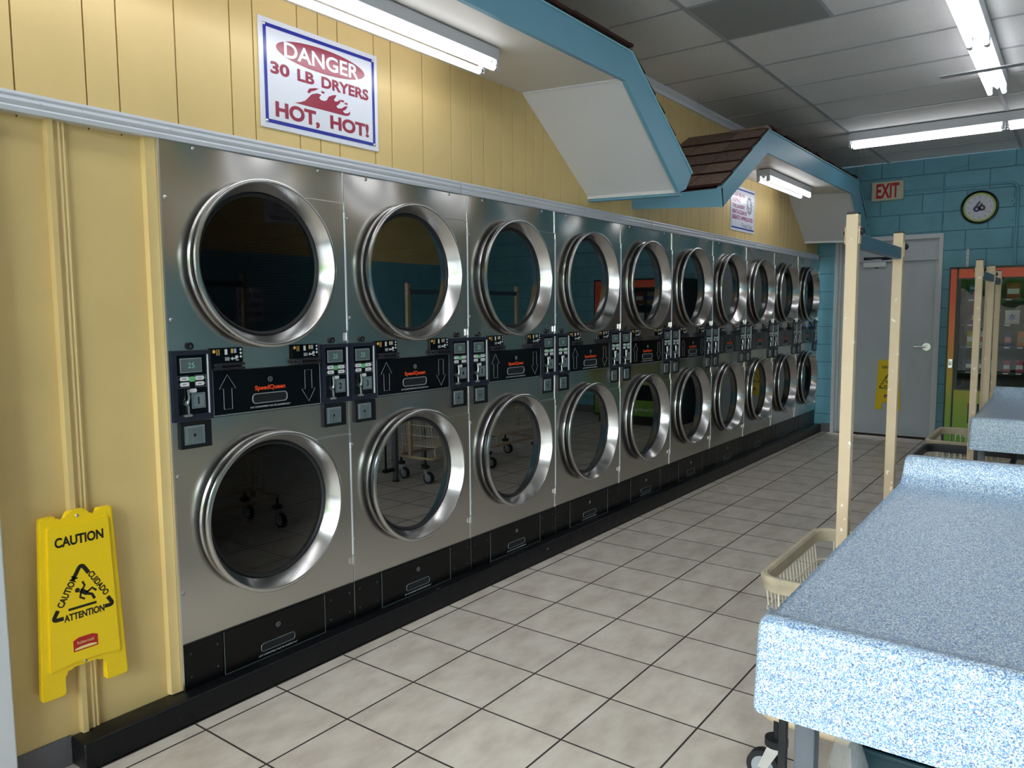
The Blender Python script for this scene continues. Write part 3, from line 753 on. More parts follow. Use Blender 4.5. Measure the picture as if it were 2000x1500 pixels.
bm.normal_update(); bmesh.ops.triangulate(bm, faces=bm.faces); mk('flame', bm, M['signred'], S)
for a in (x0 + 0.026, x1 - 0.026):
    for b in (z0 + 0.026, z1 - 0.026): mk('screw', dome(nb(), (a, YS, b), 0.007), M['screw'], S, 60)

x0, x1, z0, z1 = 5.255, 5.865, 2.160, 2.560
S = sign_plate('courtesy_sign', 'small white YOUR HELP IN KEEPING THIS LAUNDRY NEAT & CLEAN sign under the far awning', 'sign', x0, x1, z0, z1)
bm = nb()
for zz in (z0 + 0.022, z1 - 0.034): quad(bm, (x0 + 0.02, yq, zz), (x1 - 0.02, yq, zz), (x1 - 0.02, yq, zz + 0.012), (x0 + 0.02, yq, zz + 0.012))
for xx in (x0 + 0.018, x1 - 0.021): quad(bm, (xx, yq, z0 + 0.022), (xx + 0.003, yq, z0 + 0.022), (xx + 0.003, yq, z1 - 0.022), (xx, yq, z1 - 0.022))
mk('border', bm, M['signblue'], S)
for s, zz, w in (('YOUR HELP IN', 2.462, 0.30), ('KEEPING', 2.412, 0.19), ('THIS LAUNDRY', 2.362, 0.31), ('NEAT & CLEAN IS', 2.312, 0.36), ('GREATLY APPRECIATED', 2.262, 0.525)):
    mk('lettering', text(nb(), s, (5.290, yq, zz), X, Z, w, 0.036, 0.036), M['signpink'], S)
mk('lettering', text(nb(), 'Thank You!', (5.52, yq, 2.200), X, Z, 0.285, 0.040, 0.0), M['signink'], S)
bm = nb(); sx, sz = 5.715, 2.410
st = []
for i in range(24):
    a = 2 * math.pi * i / 24; r = 0.082 if i % 2 == 0 else 0.052
    st.append((sx + r * math.cos(a), yq - 0.001, sz + r * math.sin(a)))
tube(bm, st, 0.0016, 4, True)
tube(bm, [(sx + 0.042 * math.cos(2 * math.pi * i / 24), yq - 0.001, sz + 0.042 * math.sin(2 * math.pi * i / 24)) for i in range(24)], 0.0014, 4, True)
disc(bm, (sx - 0.014, yq, sz + 0.012), 0.005, 8); disc(bm, (sx + 0.014, yq, sz + 0.012), 0.005, 8)
tube(bm, [(sx + 0.026 * math.cos(R(a)), yq - 0.001, sz + 0.026 * math.sin(R(a))) for a in range(210, 331, 20)], 0.0015, 4)
mk('sun_drawing', bm, M['signink'], S)

# ------------------------------------------------------------------ caution signs (folding floor sign screwed flat)
def caution(label, o, ux, nrm, sc=1.0):
    """o: bottom centre; ux: direction to the right; nrm: out of the wall"""
    o, ux, nrm = Vector(o), Vector(ux), Vector(nrm)
    t = thing('caution_sign', label, 'caution sign', o)
    def P(a, b, d): return o + ux * a * sc + Z * b * sc + nrm * d * sc
    def slab(bm, pts, d0, d1):
        a = [bm.verts.new(P(p[0], p[1], d0)) for p in pts]; b = [bm.verts.new(P(p[0], p[1], d1)) for p in pts]; n = len(pts)
        for i in range(n): bm.faces.new((a[i], a[(i + 1) % n], b[(i + 1) % n], b[i]))
        bm.faces.new(a[::-1]); bm.faces.new(b)
        es = [e for e in bm.edges if all(v in b for v in e.verts)]
        bmesh.ops.bevel(bm, geom=es, offset=0.004 * sc, segments=2, affect='EDGES')
        return bm
    def rr(pts, r): return [tuple(v[:2]) for v in rounded([(p[0], p[1], 0) for p in pts], r, 3)]
    out = rr([(-0.133, 0.0), (-0.060, 0.0), (-0.062, 0.070), (-0.045, 0.082), (0.045, 0.082), (0.062, 0.070), (0.060, 0.0), (0.133, 0.0), (0.109, 0.572), (0.062, 0.572), (0.058, 0.556), (0.038, 0.556), (0.028, 0.580), (-0.028, 0.580), (-0.038, 0.556), (-0.058, 0.556), (-0.062, 0.572), (-0.109, 0.572)], 0.012)
    body = mk('board', slab(nb(), out, 0.0, 0.020), M['cyellow'], t)
    pan = rr([(-0.110, 0.082), (-0.05, 0.098), (0.05, 0.098), (0.110, 0.082), (0.094, 0.545), (-0.094, 0.545)], 0.014)
    mk('raised_panel', slab(nb(), pan, 0.018, 0.027), M['cyellow'], t)
    D = 0.0275; bm = nb()
    ctext(bm, 'CAUTION', P(0, 0.490, D), ux, Z, 0.146 * sc, 0.032 * sc, 0.036)
    mk('caution_word', bm, M['cblack'], t); bm = nb()
    A, B, C = (-0.092, 0.250), (0.092, 0.250), (0.0, 0.410)
    # rounded corner strokes of the triangle
    def stroke(pts, w):
        P3 = [Vector((p[0], p[1], 0)) for p in pts]; l, r_ = [], []
        for i, p in enumerate(P3):
            d = (P3[min(i + 1, len(P3) - 1)] - P3[max(i - 1, 0)]).normalized(); nn = Vector((-d.y, d.x, 0)) * w / 2
            l.append(p + nn); r_.append(p - nn)
        vl = [bm.verts.new(P(q.x, q.y, D)) for q in l]; vr = [bm.verts.new(P(q.x, q.y, D)) for q in r_]
        for i in range(len(vl) - 1): bm.faces.new((vl[i], vl[i + 1], vr[i + 1], vr[i]))
    def corner(c, p, q, l1, l2):
        c, p, q = Vector((*c, 0)), Vector((*p, 0)), Vector((*q, 0))
        stroke(rounded([c + (p - c).normalized() * l1, c, c + (q - c).normalized() * l2], 0.03, 6, closed=False), 0.0125)
    for q_ in ((C, A, B, 0.055, 0.042), (A, C, B, 0.034, 0.032), (B, C, A, 0.034, 0.028)):
        corner(*q_); mk('triangle_corner', bm, M['cblack'], t); bm = nb()
    def along(s, p, q, w, h, lift):
        p, q = Vector((*p, 0)), Vector((*q, 0)); d = (q - p).normalized(); n_ = Vector((-d.y, d.x, 0)); c = (p + q) / 2 + n_ * lift
        ctext(bm, s, P(c.x, c.y, D), ux * d.x + Z * d.y, ux * n_.x + Z * n_.y, w * sc, h * sc, 0.036)
    along('CAUTION', A, C, 0.098, 0.022, -0.001); mk('caution_word', bm, M['cblack'], t); bm = nb()
    along('CUIDADO', C, B, 0.098, 0.020, 0.004); mk('caution_word', bm, M['cblack'], t); bm = nb()
    ctext(bm, 'ATTENTION', P(0.002, 0.247, D), ux, Z, 0.122 * sc, 0.023 * sc, 0.036); mk('caution_word', bm, M['cblack'], t); bm = nb()
    stroke([(-0.045, 0.272), (0.040, 0.272)], 0.008)
    # slipping figure
    def fg(pts, w): stroke([(0.007 + 0.78 * p, 0.283 + 0.78 * (q - 0.283)) for p, q in pts], w)
    v = [bm.verts.new(P(-0.0155 + 0.0075 * math.cos(2 * math.pi * i / 12), 0.327 + 0.0075 * math.sin(2 * math.pi * i / 12), D)) for i in range(12)]; bm.faces.new(v)
    fg([(-0.018, 0.336), (-0.004, 0.326), (0.008, 0.316)], 0.014); fg([(-0.012, 0.334), (0.0, 0.352), (-0.008, 0.370)], 0.0065)
    fg([(-0.014, 0.330), (-0.020, 0.308), (-0.002, 0.296)], 0.0065); fg([(0.006, 0.316), (0.026, 0.308), (0.036, 0.286)], 0.0085)
    fg([(0.006, 0.320), (0.028, 0.334), (0.044, 0.318)], 0.0070)
    mk('slipping_figure', bm, M['cblack'], t)
    bm = nb(); lab = [(-0.037, 0.132), (0.037, 0.132), (0.037, 0.168), (0.02, 0.175), (-0.02, 0.175), (-0.037, 0.168)]
    bm.faces.new([bm.verts.new(P(a, b, D + 0.0003)) for a, b in lab]); lb_ = mk('label', bm, M['cred'], t)
    bm = nb(); bm.faces.new([bm.verts.new(P(a, b, D + 0.0008)) for a, b in [(-0.033, 0.136), (0.033, 0.136), (0.033, 0.141), (0.015, 0.145), (-0.015, 0.145), (-0.033, 0.141)]])
    ctext(bm, 'Rubbermaid', P(0, 0.158, D + 0.0008), ux, Z, 0.05 * sc, 0.010 * sc); mk('label_print', bm, M['cream'], lb_)
    for q_ in (0.562, 0.090): mk('screw', dome(nb(), P(0, q_, 0.019), 0.006 * sc, nrm), M['screw'], t, 60)
    return t
caution('yellow plastic caution sign on the yellow wall, left of the first dryer', (-0.3300, YL - 0.0245, 0.252), X, -Y)
caution('yellow plastic caution sign hung on the far white door', (XF + 0.1095, -0.765, 0.300), -Y, -X)

# ------------------------------------------------------------------ the stacked dryers
DW = 0.8
def holed(bm, x0, x1, z0, z1, cx, cz, r, y0, y1, n=64):
    """rectangular sheet (front at y0, back at y1) with a round opening"""
    angs = sorted(set([2 * math.pi * i / n for i in range(n)] + [math.atan2(z - cz, x - cx) % (2 * math.pi) for x in (x0, x1) for z in (z0, z1)]))
    def edge(a):
        c, s = math.cos(a), math.sin(a); t = 1e9
        if c > 1e-9: t = min(t, (x1 - cx) / c)
        if c < -1e-9: t = min(t, (x0 - cx) / c)
        if s > 1e-9: t = min(t, (z1 - cz) / s)
        if s < -1e-9: t = min(t, (z0 - cz) / s)
        return cx + c * t, cz + s * t
    I, O, I2, O2 = [], [], [], []
    for a in angs:
        ex, ez = edge(a); ix, iz = cx + r * math.cos(a), cz + r * math.sin(a)
        I.append(bm.verts.new((ix, y0, iz))); O.append(bm.verts.new((ex, y0, ez))); I2.append(bm.verts.new((ix, y1, iz))); O2.append(bm.verts.new((ex, y1, ez)))
    L = len(angs)
    for i in range(L):
        k = (i + 1) % L
        bm.faces.new((I[i], I[k], O[k], O[i])); bm.faces.new((I[i], I[k], I2[k], I2[i])); bm.faces.new((O[i], O[k], O2[k], O2[i]))
    return bm
CX = 0.398
def rrect(x0, x1, z0, z1, r, seg=4): return [(v.x, v.y) for v in rounded([(x0, z0, 0), (x1, z0, 0), (x1, z1, 0), (x0, z1, 0)], r, seg)]
def fplate(bm, pts, d): bm.faces.new([bm.verts.new((p[0], -d, p[1])) for p in pts]); return bm

D0 = thing('stacked_dryer', 'x', 'dryer', (0, 0, 0.0955), 'row of stacked tumble dryers')
bm = nb()
box(bm, (0.0015, 0.006, 0.0965), (0.006, 0.84, 2.024)); box(bm, (0.794, 0.006, 0.0965), (0.7985, 0.84, 2.024))
box(bm, (0.006, 0.80, 0.0965), (0.794, 0.84, 2.024)); box(bm, (0.006, 0.006, 2.015), (0.794, 0.80, 2.024)); box(bm, (0.006, 0.006, 1.02), (0.794, 0.80, 1.28)); box(bm, (0.006, 0.006, 0.0965), (0.794, 0.80, 0.27))
mk('cabinet', bm, M['casing'], D0)
mk('upper_panel', holed(nb(), 0.0012, 0.7988, 1.0665, 2.0265, CX, 1.627, 0.285, 0.0, 0.005), M['steel'], D0)
mk('lower_panel', holed(nb(), 0.0012, 0.7988, 0.2625, 1.0650, CX, 0.678, 0.285, 0.0, 0.005), M['steel'], D0)
mk('side_edge', box(nb(), (0.0001, -0.0035, 0.0965), (0.0022, 0.004, 2.026)), M['bright'], D0)

def door(cz, ft, fb):
    c = (CX, 0.0, cz)
    lip = [(0.297, 0.0), (0.306, 0.0), (0.3078, 0.004), (0.306, 0.008), (0.298, 0.010)]
    ring = [(0.297, 0.036), (0.306, 0.036), (0.3125, 0.040), (0.314, 0.045), (0.3125, 0.050), (0.309, 0.0530), (0.303, 0.0545), (0.2985, 0.0535), (0.296, 0.0505), (0.266, -0.012)]
    dr = mk('door', lathe(nb(), ring, c, 96), M['chrome'], D0, 28)
    mk('door_lip', lathe(nb(), lip, c, 96), M['chrome'], dr, 28)
    mk('groove_shade', lathe(nb(), [(0.296, 0.0005), (0.2955, 0.012), (0.2955, 0.034), (0.298, 0.0375)], c, 96), M['black'], dr, 28)  # black band paints in the shade around the ring's waist
    mk('gasket', lathe(nb(), [(0.268, -0.014), (0.267, -0.009), (0.263, -0.006), (0.258, -0.009), (0.2545, -0.013), (0.253, -0.022), (0.266, -0.024)], c, 64), M['rubber'], dr, 40)
    mk('glass', disc(nb(), (CX, 0.0155, cz), 0.2565, 64), M['glass'], dr)
    # hinge-side leaf of the door
    th = math.asin((ft - cz) / 0.3); tb = math.asin((fb - cz) / 0.3)
    arc = [(CX + 0.3 * math.cos(tb + (th - tb) * i / 24), cz + 0.3 * math.sin(tb + (th - tb) * i / 24)) for i in range(25)]
    mk('leaf', prism(nb(), arc + [(0.7885, ft), (0.7885, fb)], 'y', -0.0105, -0.0005), M['steel'], dr)
    mk('leaf_edge', box(nb(), (CX + 0.155, -0.0125, ft - 0.0005), (0.789, -0.001, ft + 0.0035)), M['bright'], dr)
    bm = nb(); cyl(bm, (0.7935, -0.008, fb + 0.01), (0.7935, -0.008, ft - 0.035), 0.0060, 10); h = mk('hinge', bm, M['alu'], dr, 40)
    pbox('hinge_bracket', (0.789, -0.014, ft - 0.035), (0.7995, -0.001, ft + 0.003), M['bright'], dr, 0.002); pbox('hinge_bracket', (0.789, -0.014, fb - 0.035), (0.7995, -0.001, fb + 0.008), M['bright'], dr, 0.002)
    for zz in (ft - 0.06, fb + 0.035): mk('hinge_screw', dome(nb(), (0.7945, -0.013, zz), 0.005), M['screw'], dr, 60)
    # drum behind the glass
    bm = nb(); n = 64; uv = bm.loops.layers.uv.new('UVMap')
    fr = [bm.verts.new((CX + 0.345 * math.cos(2 * math.pi * i / n), 0.055, cz + 0.345 * math.sin(2 * math.pi * i / n))) for i in range(n)]
    bk = [bm.verts.new((CX + 0.345 * math.cos(2 * math.pi * i / n), 0.62, cz + 0.345 * math.sin(2 * math.pi * i / n))) for i in range(n)]
    fr2 = [bm.verts.new((CX + 0.284 * math.cos(2 * math.pi * i / n), 0.026, cz + 0.284 * math.sin(2 * math.pi * i / n))) for i in range(n)]
    S_ = 0.345 * 2 * math.pi / 0.013
    for i in range(n):
        k = (i + 1) % n
        f = bm.faces.new((fr[i], fr[k], bk[k], bk[i]))
        for l, u_ in zip(f.loops, ((i, 0), (i + 1, 0), (i + 1, 44), (i, 44))): l[uv].uv = (u_[0] / n * S_, u_[1])
        f = bm.faces.new((fr2[i], fr2[k], fr[k], fr[i]))
        for l in f.loops: l[uv].uv = (0.5, 0.5)
    f = bm.faces.new(bk); f.material_index = 1
    for f in bm.faces: f.smooth = True
    mk('drum', bm, [M['drum'], M['black']], D0)
    bm = nb()
    for a in (30, 150, 270):
        a = R(a); ca, sa = math.cos(a), math.sin(a)
        p = [Vector((CX + 0.34 * math.cos(a + o), 0, cz + 0.34 * math.sin(a + o))) for o in (-0.12, 0.12)]; q = Vector((CX + 0.27 * ca, 0, cz + 0.27 * sa))
        v0 = [bm.verts.new((w.x, 0.06, w.z)) for w in (*p, q)]; v1 = [bm.verts.new((w.x, 0.61, w.z)) for w in (*p, q)]
        for i in range(3): bm.faces.new((v0[i], v0[(i + 1) % 3], v1[(i + 1) % 3], v1[i]))
        bm.faces.new(v0); bm.faces.new(v1)
    mk('drum_lifter', bm, M['casing'], D0)
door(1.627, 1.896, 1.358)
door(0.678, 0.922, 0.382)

def coin_panel(x, num):
    z = 1.0660
    bm = nb()     # bezel frame around a sunken face
    W, H = 0.149, 0.2475; a0, a1, b0, b1 = 0.019, 0.136, 0.022, 0.232
    for (p, q, r, s) in ((0, W, 0, b0), (0, W, b1, H), (0, a0, b0, b1), (a1, W, b0, b1)): box(bm, (x + p, -0.014, z + r), (x + q, 0.0, z + s), 0.0)
    cp = mk('coin_panel', bm, M['bezel'], D0)
    pbox('face', (x + a0, -0.008, z + b0), (x + a1, -0.001, z + b1), M['blackgloss'], cp)
    bm = nb(); box(bm, (x + a1 - 0.0005, -0.0146, z + b0), (x + a1 + 0.0022, -0.008, z + b1)); mk('edge_highlight', bm, M['alu'], cp)  # pale strip stands in for the highlight on the bezel's right inner side
    bm = nb(); box(bm, (x + 0.033, -0.0100, z + 0.170), (x + 0.115, -0.008, z + 0.221), 0.001); mk('display_frame', bm, M['pgrey'], cp)
    mk('display', box(nb(), (x + 0.036, -0.0106, z + 0.173), (x + 0.112, -0.0098, z + 0.218)), M['lcd'], cp)
    mk('display_digits', text(nb(), '25' , (x + 0.062, -0.0112, z + 0.186), X, Z, None, 0.019), M['digit'], cp)
    for zz in (0.142, 0.1225):
        for xx in (0.030, 0.088): mk('button', fplate(nb(), rrect(x + xx, x + xx + 0.034, z + zz, z + zz + 0.0145, 0.006), 0.0098), M['pwhite'], cp)
    mk('start_button', fplate(nb(), rrect(x + 0.0645, x + 0.0875, z + 0.138, z + 0.156, 0.007), 0.0098), M['pgreen'], cp)
    bm = nb(); pr = [(x + 0.0225, -0.0096, z + 0.118), (x + 0.0645, -0.0096, z + 0.118), (x + 0.0645, -0.0096, z + 0.159), (x + 0.0225, -0.0096, z + 0.159)]
    tube(bm, pr, 0.0007, 4, True); tube(bm, [(p[0] + 0.0645, p[1], p[2]) for p in pr], 0.0007, 4, True)
    for k in (0, 1):
        for xx in (0.026, 0.124): disc(bm, (x + xx, -0.0099, z + 0.129 + 0.0195 * k), 0.0018, 8)
    for zz in (0.142, 0.1225):
        for xx in (0.030, 0.088): box(bm, (x + xx + 0.010, -0.0102, z + zz + 0.005), (x + xx + 0.024, -0.0099, z + zz + 0.009))
    tag(mk('button_marks', bm, M['pgrey'], cp), kind='stuff')
    mk('coin_label', fplate(nb(), rrect(x + 0.064, x + 0.092, z + 0.099, z + 0.113, 0.006), 0.0098), M['pwhite'], cp)
    pl = mk('number_plate', box(nb(), (x + 0.071, -0.0102, z + 0.042), (x + 0.124, -0.008, z + 0.097), 0.001), M['plate'], cp)
    bm = nb(); tube(bm, rounded([(x + 0.075, -0.0104, z + 0.046), (x + 0.120, -0.0104, z + 0.046), (x + 0.120, -0.0104, z + 0.093), (x + 0.075, -0.0104, z + 0.093)], 0.006, 3), 0.0007, 4, True)
    mk('plate_border', bm, M['cblack'], cp)
    bm = nb(); tube(bm, [(x + 0.055, -0.016, z + 0.112), (x + 0.057, -0.018, z + 0.085), (x + 0.052, -0.020, z + 0.066), (x + 0.048, -0.014, z + 0.060)], 0.0042, 8)
    cyl(bm, (x + 0.047, -0.008, z + 0.064), (x + 0.047, -0.020, z + 0.064), 0.009, 14); tube(bm, [(x + 0.056, -0.012, z + 0.055), (x + 0.056, -0.014, z + 0.026)], 0.004, 8); box(bm, (x + 0.036, -0.022, z + 0.016), (x + 0.066, -0.008, z + 0.025), 0.003)
    mk('coin_lever', bm, M['ridge'], cp, 40)
    return cp
coin_panel(0.0035, 1); coin_panel(0.6508, 2)

def card_reader(x):
    c = pbox('card_reader', (x, -0.010, 1.262), (x + 0.130, -0.001, 1.3175), M['blackgloss'], D0, 0.001)
    bm = nb()
    fplate(bm, rrect(x + 0.055, x + 0.066, 1.292, 1.312, 0.001), 0.0106); 
    for k in range(3): disc(bm, (x + 0.121, -0.0106, 1.309 - 0.013 * k), 0.0045, 10)
    fplate(bm, [(x + 0.078, 1.277), (x + 0.087, 1.284), (x + 0.087, 1.2795), (x + 0.098, 1.2795), (x + 0.098, 1.2745), (x + 0.087, 1.2745), (x + 0.087, 1.270)], 0.0106)
    fplate(bm, [(x + 0.096, 1.277), (x + 0.103, 1.274), (x + 0.112, 1.281), (x + 0.108, 1.288), (x + 0.099, 1.287)], 0.0106); fplate(bm, rrect(x + 0.100, x + 0.112, 1.269, 1.2725, 0.001), 0.0106)
    for k in range(4): fplate(bm, rrect(x + 0.056 + 0.005 * k, x + 0.0585 + 0.005 * k, 1.270, 1.283, 0.0005), 0.0106)
    tag(mk('instruction_print', bm, M['pwhite'], c), kind='stuff')
    bm = nb(); disc(bm, (x + 0.012, -0.0106, 1.305), 0.0065, 14)
    for k in range(2):
        for j_ in range(4): fplate(bm, rrect(x + 0.022 + 0.008 * k, x + 0.026 + 0.008 * k, 1.291 + 0.0055 * j_, 1.295 + 0.0055 * j_, 0.0005), 0.0106)
    fplate(bm, rrect(x + 0.081, x + 0.090, 1.297, 1.313, 0.001), 0.0106); tag(mk('instruction_print', bm, M['pyellow'], c), kind='stuff')
    mk('instruction_print', fplate(nb(), rrect(x + 0.093, x + 0.103, 1.297, 1.313, 0.001), 0.0106), M['pblue'], c)
    bm = nb(); box(bm, (x + 0.004, -0.030, 1.252), (x + 0.126, -0.001, 1.262), 0.002); box(bm, (x + 0.004, -0.030, 1.237), (x + 0.126, -0.001, 1.247), 0.002); box(bm, (x + 0.010, -0.014, 1.246), (x + 0.122, -0.001, 1.253))
    mk('card_slot', bm, M['rubber'], c)
    bm = nb(); box(bm, (x + 0.006, -0.0315, 1.240), (x + 0.032, -0.029, 1.260), 0.002); mk('slot_guide', bm, M['bezel'], c)
card_reader(0.1555); card_reader(0.5075)

def lint_drawer(x0, x1, z0, z1, logo):
    d = pbox('lint_drawer', (x0, -0.008, z0), (x1, -0.0005, z1), M['blackgloss'] if logo else M['plinth'], D0, 0.0015)
    bm = nb()
    for (a, b, c, e) in ((x0, z0, x0 + 0.002, z1), (x1 - 0.002, z0, x1, z1), (x0, z0, x1, z0 + 0.0015)): box(bm, (a, -0.0092, b), (c, -0.0075, e))
    mk('drawer_edge', bm, M['pgrey'] if logo else M['lcd'], d)
    if logo: sx0, sx1, sz0, sz1, lk, tz = 0.322, 0.478, 1.101, 1.137, (0.401, 1.190), 1.084
    else: sx0, sx1, sz0, sz1, lk, tz = 0.318, 0.476, 0.126, 0.157, (0.397, 0.213), 0.109
    r = (sz1 - sz0) / 2 - 0.0005
    bm = nb(); tube(bm, [(p[0], -0.0085, p[1]) for p in rrect(sx0, sx1, sz0, sz1, r * 1.9, 6)], 0.0022, 6, True); hp = mk('handle_rim', bm, M['pgrey'] if logo else M['lcd'], d, 60)
    mk('handle_hollow', fplate(nb(), rrect(sx0, sx1, sz0, sz1, r * 1.9, 6), 0.0084), M['rubber'], d)
    bm = nb(); cyl(bm, (lk[0], -0.007, lk[1]), (lk[0], -0.011, lk[1]), 0.010, 20); mk('lock', bm, M['bezel'], d, 40)
    bm = nb(); tube(bm, [(lk[0] + 0.0095 * math.cos(a * math.pi / 8), -0.011, lk[1] + 0.0095 * math.sin(a * math.pi / 8)) for a in range(16)], 0.0008, 4, True); box(bm, (lk[0] - 0.001, -0.0118, lk[1] - 0.004), (lk[0] + 0.001, -0.011, lk[1] + 0.004)); mk('lock_ring', bm, M['pgrey'], d)
    mk('caption', text(nb(), 'LINT COMPARTMENT MUST BE CLEANED DAILY', (sx0 - 0.012, -0.0088, tz), X, Z, 0.182, 0.0065, 0.0), M['pwhite'], d)
    if logo:
        mk('brand_print', text(nb(), 'SpeedQueen', (0.333, -0.0088, 1.1455), X, Z, 0.138, 0.023, 0.036), M['porange'], d)
        up_ = [(0.201, 1.092), (0.235, 1.092), (0.235, 1.168), (0.251, 1.168), (0.218, 1.219), (0.184, 1.168), (0.201, 1.168)]
        for pts in (up_, [(a + 0.3655, 2.306 - b) for a, b in up_]):
            mk('arrow', tube(nb(), [(p[0], -0.0088, p[1]) for p in pts], 0.0010, 4, True), M['pgrey'], d)
lint_drawer(0.1585, 0.6435, 1.0715, 1.2355, True)
bm = nb(); box(bm, (0.003, -0.0055, 0.0965), (0.157, 0.0, 0.2615), 0.001); lp = mk('base_plate', bm, M['plinth'], D0)
bm = nb(); box(bm, (0.635, -0.0055, 0.0965), (0.797, 0.0, 0.2615), 0.001); rp_ = mk('base_plate', bm, M['plinth'], D0)
for o, xa in ((lp, (0.03, 0.135)), (rp_, (0.665, 0.77))):
    for a in xa:
        for b in (0.14, 0.225): mk('screw', dome(nb(), (a, -0.0055, b), 0.0045, n=8), M['bezel'], o, 60)
lint_drawer(0.159, 0.633, 0.0965, 0.2615, False)
bm = nb(); box(bm, (0.001, -0.0035, 0.2605), (0.799, 0.0, 0.2655)); mk('base_seam', bm, M['black'], D0)

def coin_box(x):
    bm = nb(); z0, z1, w = 0.968, 1.0625, 0.117
    for (a, b, c, d) in ((0, w, 0, 0.012), (0, w, z1 - z0 - 0.012, z1 - z0), (0, 0.012, 0.012, z1 - z0 - 0.012), (w - 0.022, w, 0.012, z1 - z0 - 0.012)): box(bm, (x + a, -0.012, z0 + b if False else z0 + c), (x + b, 0, z0 + d))
    cb = mk('coin_box', bm, M['black'], D0)
    pl = pbox('drawer_front', (x + 0.010, -0.009, z0 + 0.012), (x + 0.094, -0.002, z1 - 0.014), M['plate'], cb, 0.002)
    bm = nb()
    for k in range(9): box(bm, (x + 0.026 + 0.0065 * k, -0.0112, z0 + 0.018), (x + 0.0292 + 0.0065 * k, -0.0088, z1 - 0.022))
    tag(mk('ribs', bm, M['ridge'], cb), kind='stuff')
    bm = nb(); disc(bm, (x + 0.052, -0.0115, z0 + 0.046), 0.0048, 10, 'y', 0.006); mk('keyhole', bm, M['cblack'], cb)
coin_box(0.0275); coin_box(0.6565)
for (a, b) in ((0.079, 1.329), (0.713, 1.329)):
    bm = nb(); cyl(bm, (a, 0, b), (a, -0.010, b), 0.0125, 18); kl = mk('key_lock', bm, M['black'], D0, 40)
    bm = nb(); box(bm, (a - 0.0012, -0.0108, b - 0.006), (a + 0.0012, -0.0098, b + 0.003)); mk('keyhole', bm, M['pgrey'], kl)
for (a, b) in ((0.128, 2.015), (0.671, 2.015), (0.017, 1.835), (0.017, 1.421), (0.014, 0.873), (0.013, 0.453)):
    bm = nb(); dome(bm, (a, 0, b), 0.0075, n=12); mk('screw', bm, M['screw'], D0, 60)

ORD = ['first', 'second', 'third', 'fourth', 'fifth', 'sixth', 'seventh', 'eighth', 'ninth', 'tenth']
dry = [D0] + [copy_tree(D0) for k in range(9)]
def descend(o):
    for c in o.children: yield c; yield from descend(c)
for k, o in enumerate(dry):
    o.location.x = DW * k; ORG[o] = Vector(o.location)
    if k == 0: lab = 'steel double dryer numbered 1 and 2, nearest of the row beside the yellow wall'
    elif k < 4: lab = 'steel double dryer numbered %d and %d, %s from the near end of the row' % (2 * k + 1, 2 * k + 2, ORD[k])
    elif k == 9: lab = 'last stacked steel dryer, against the blue block wall, with a blue tag on its panel'
    else: lab = '%s stacked steel dryer counted from the yellow-panel end of the row' % ORD[k]
    o['label'] = lab
    pans = sorted([c for c in o.children if c.name.startswith('coin_panel')], key=lambda c: min(v.co.x for v in c.data.vertices))
    for i, cp in enumerate(pans):
        xb = DW * k + (0.0035, 0.6508)[i]
        ORG[cp] = ORG[o]
        s = str(2 * k + 1 + i)
        mk('number', ctext(nb(), s, (xb + 0.0975, -0.0106, 1.066 + 0.0695), X, Z, None, 0.026, 0.03), M['cblack'], cp)
bt = mk('blue_tag', box(nb(), (7.545, -0.034, 1.255), (7.625, -0.032, 1.292), 0.0), M['bluetag'], dry[9])

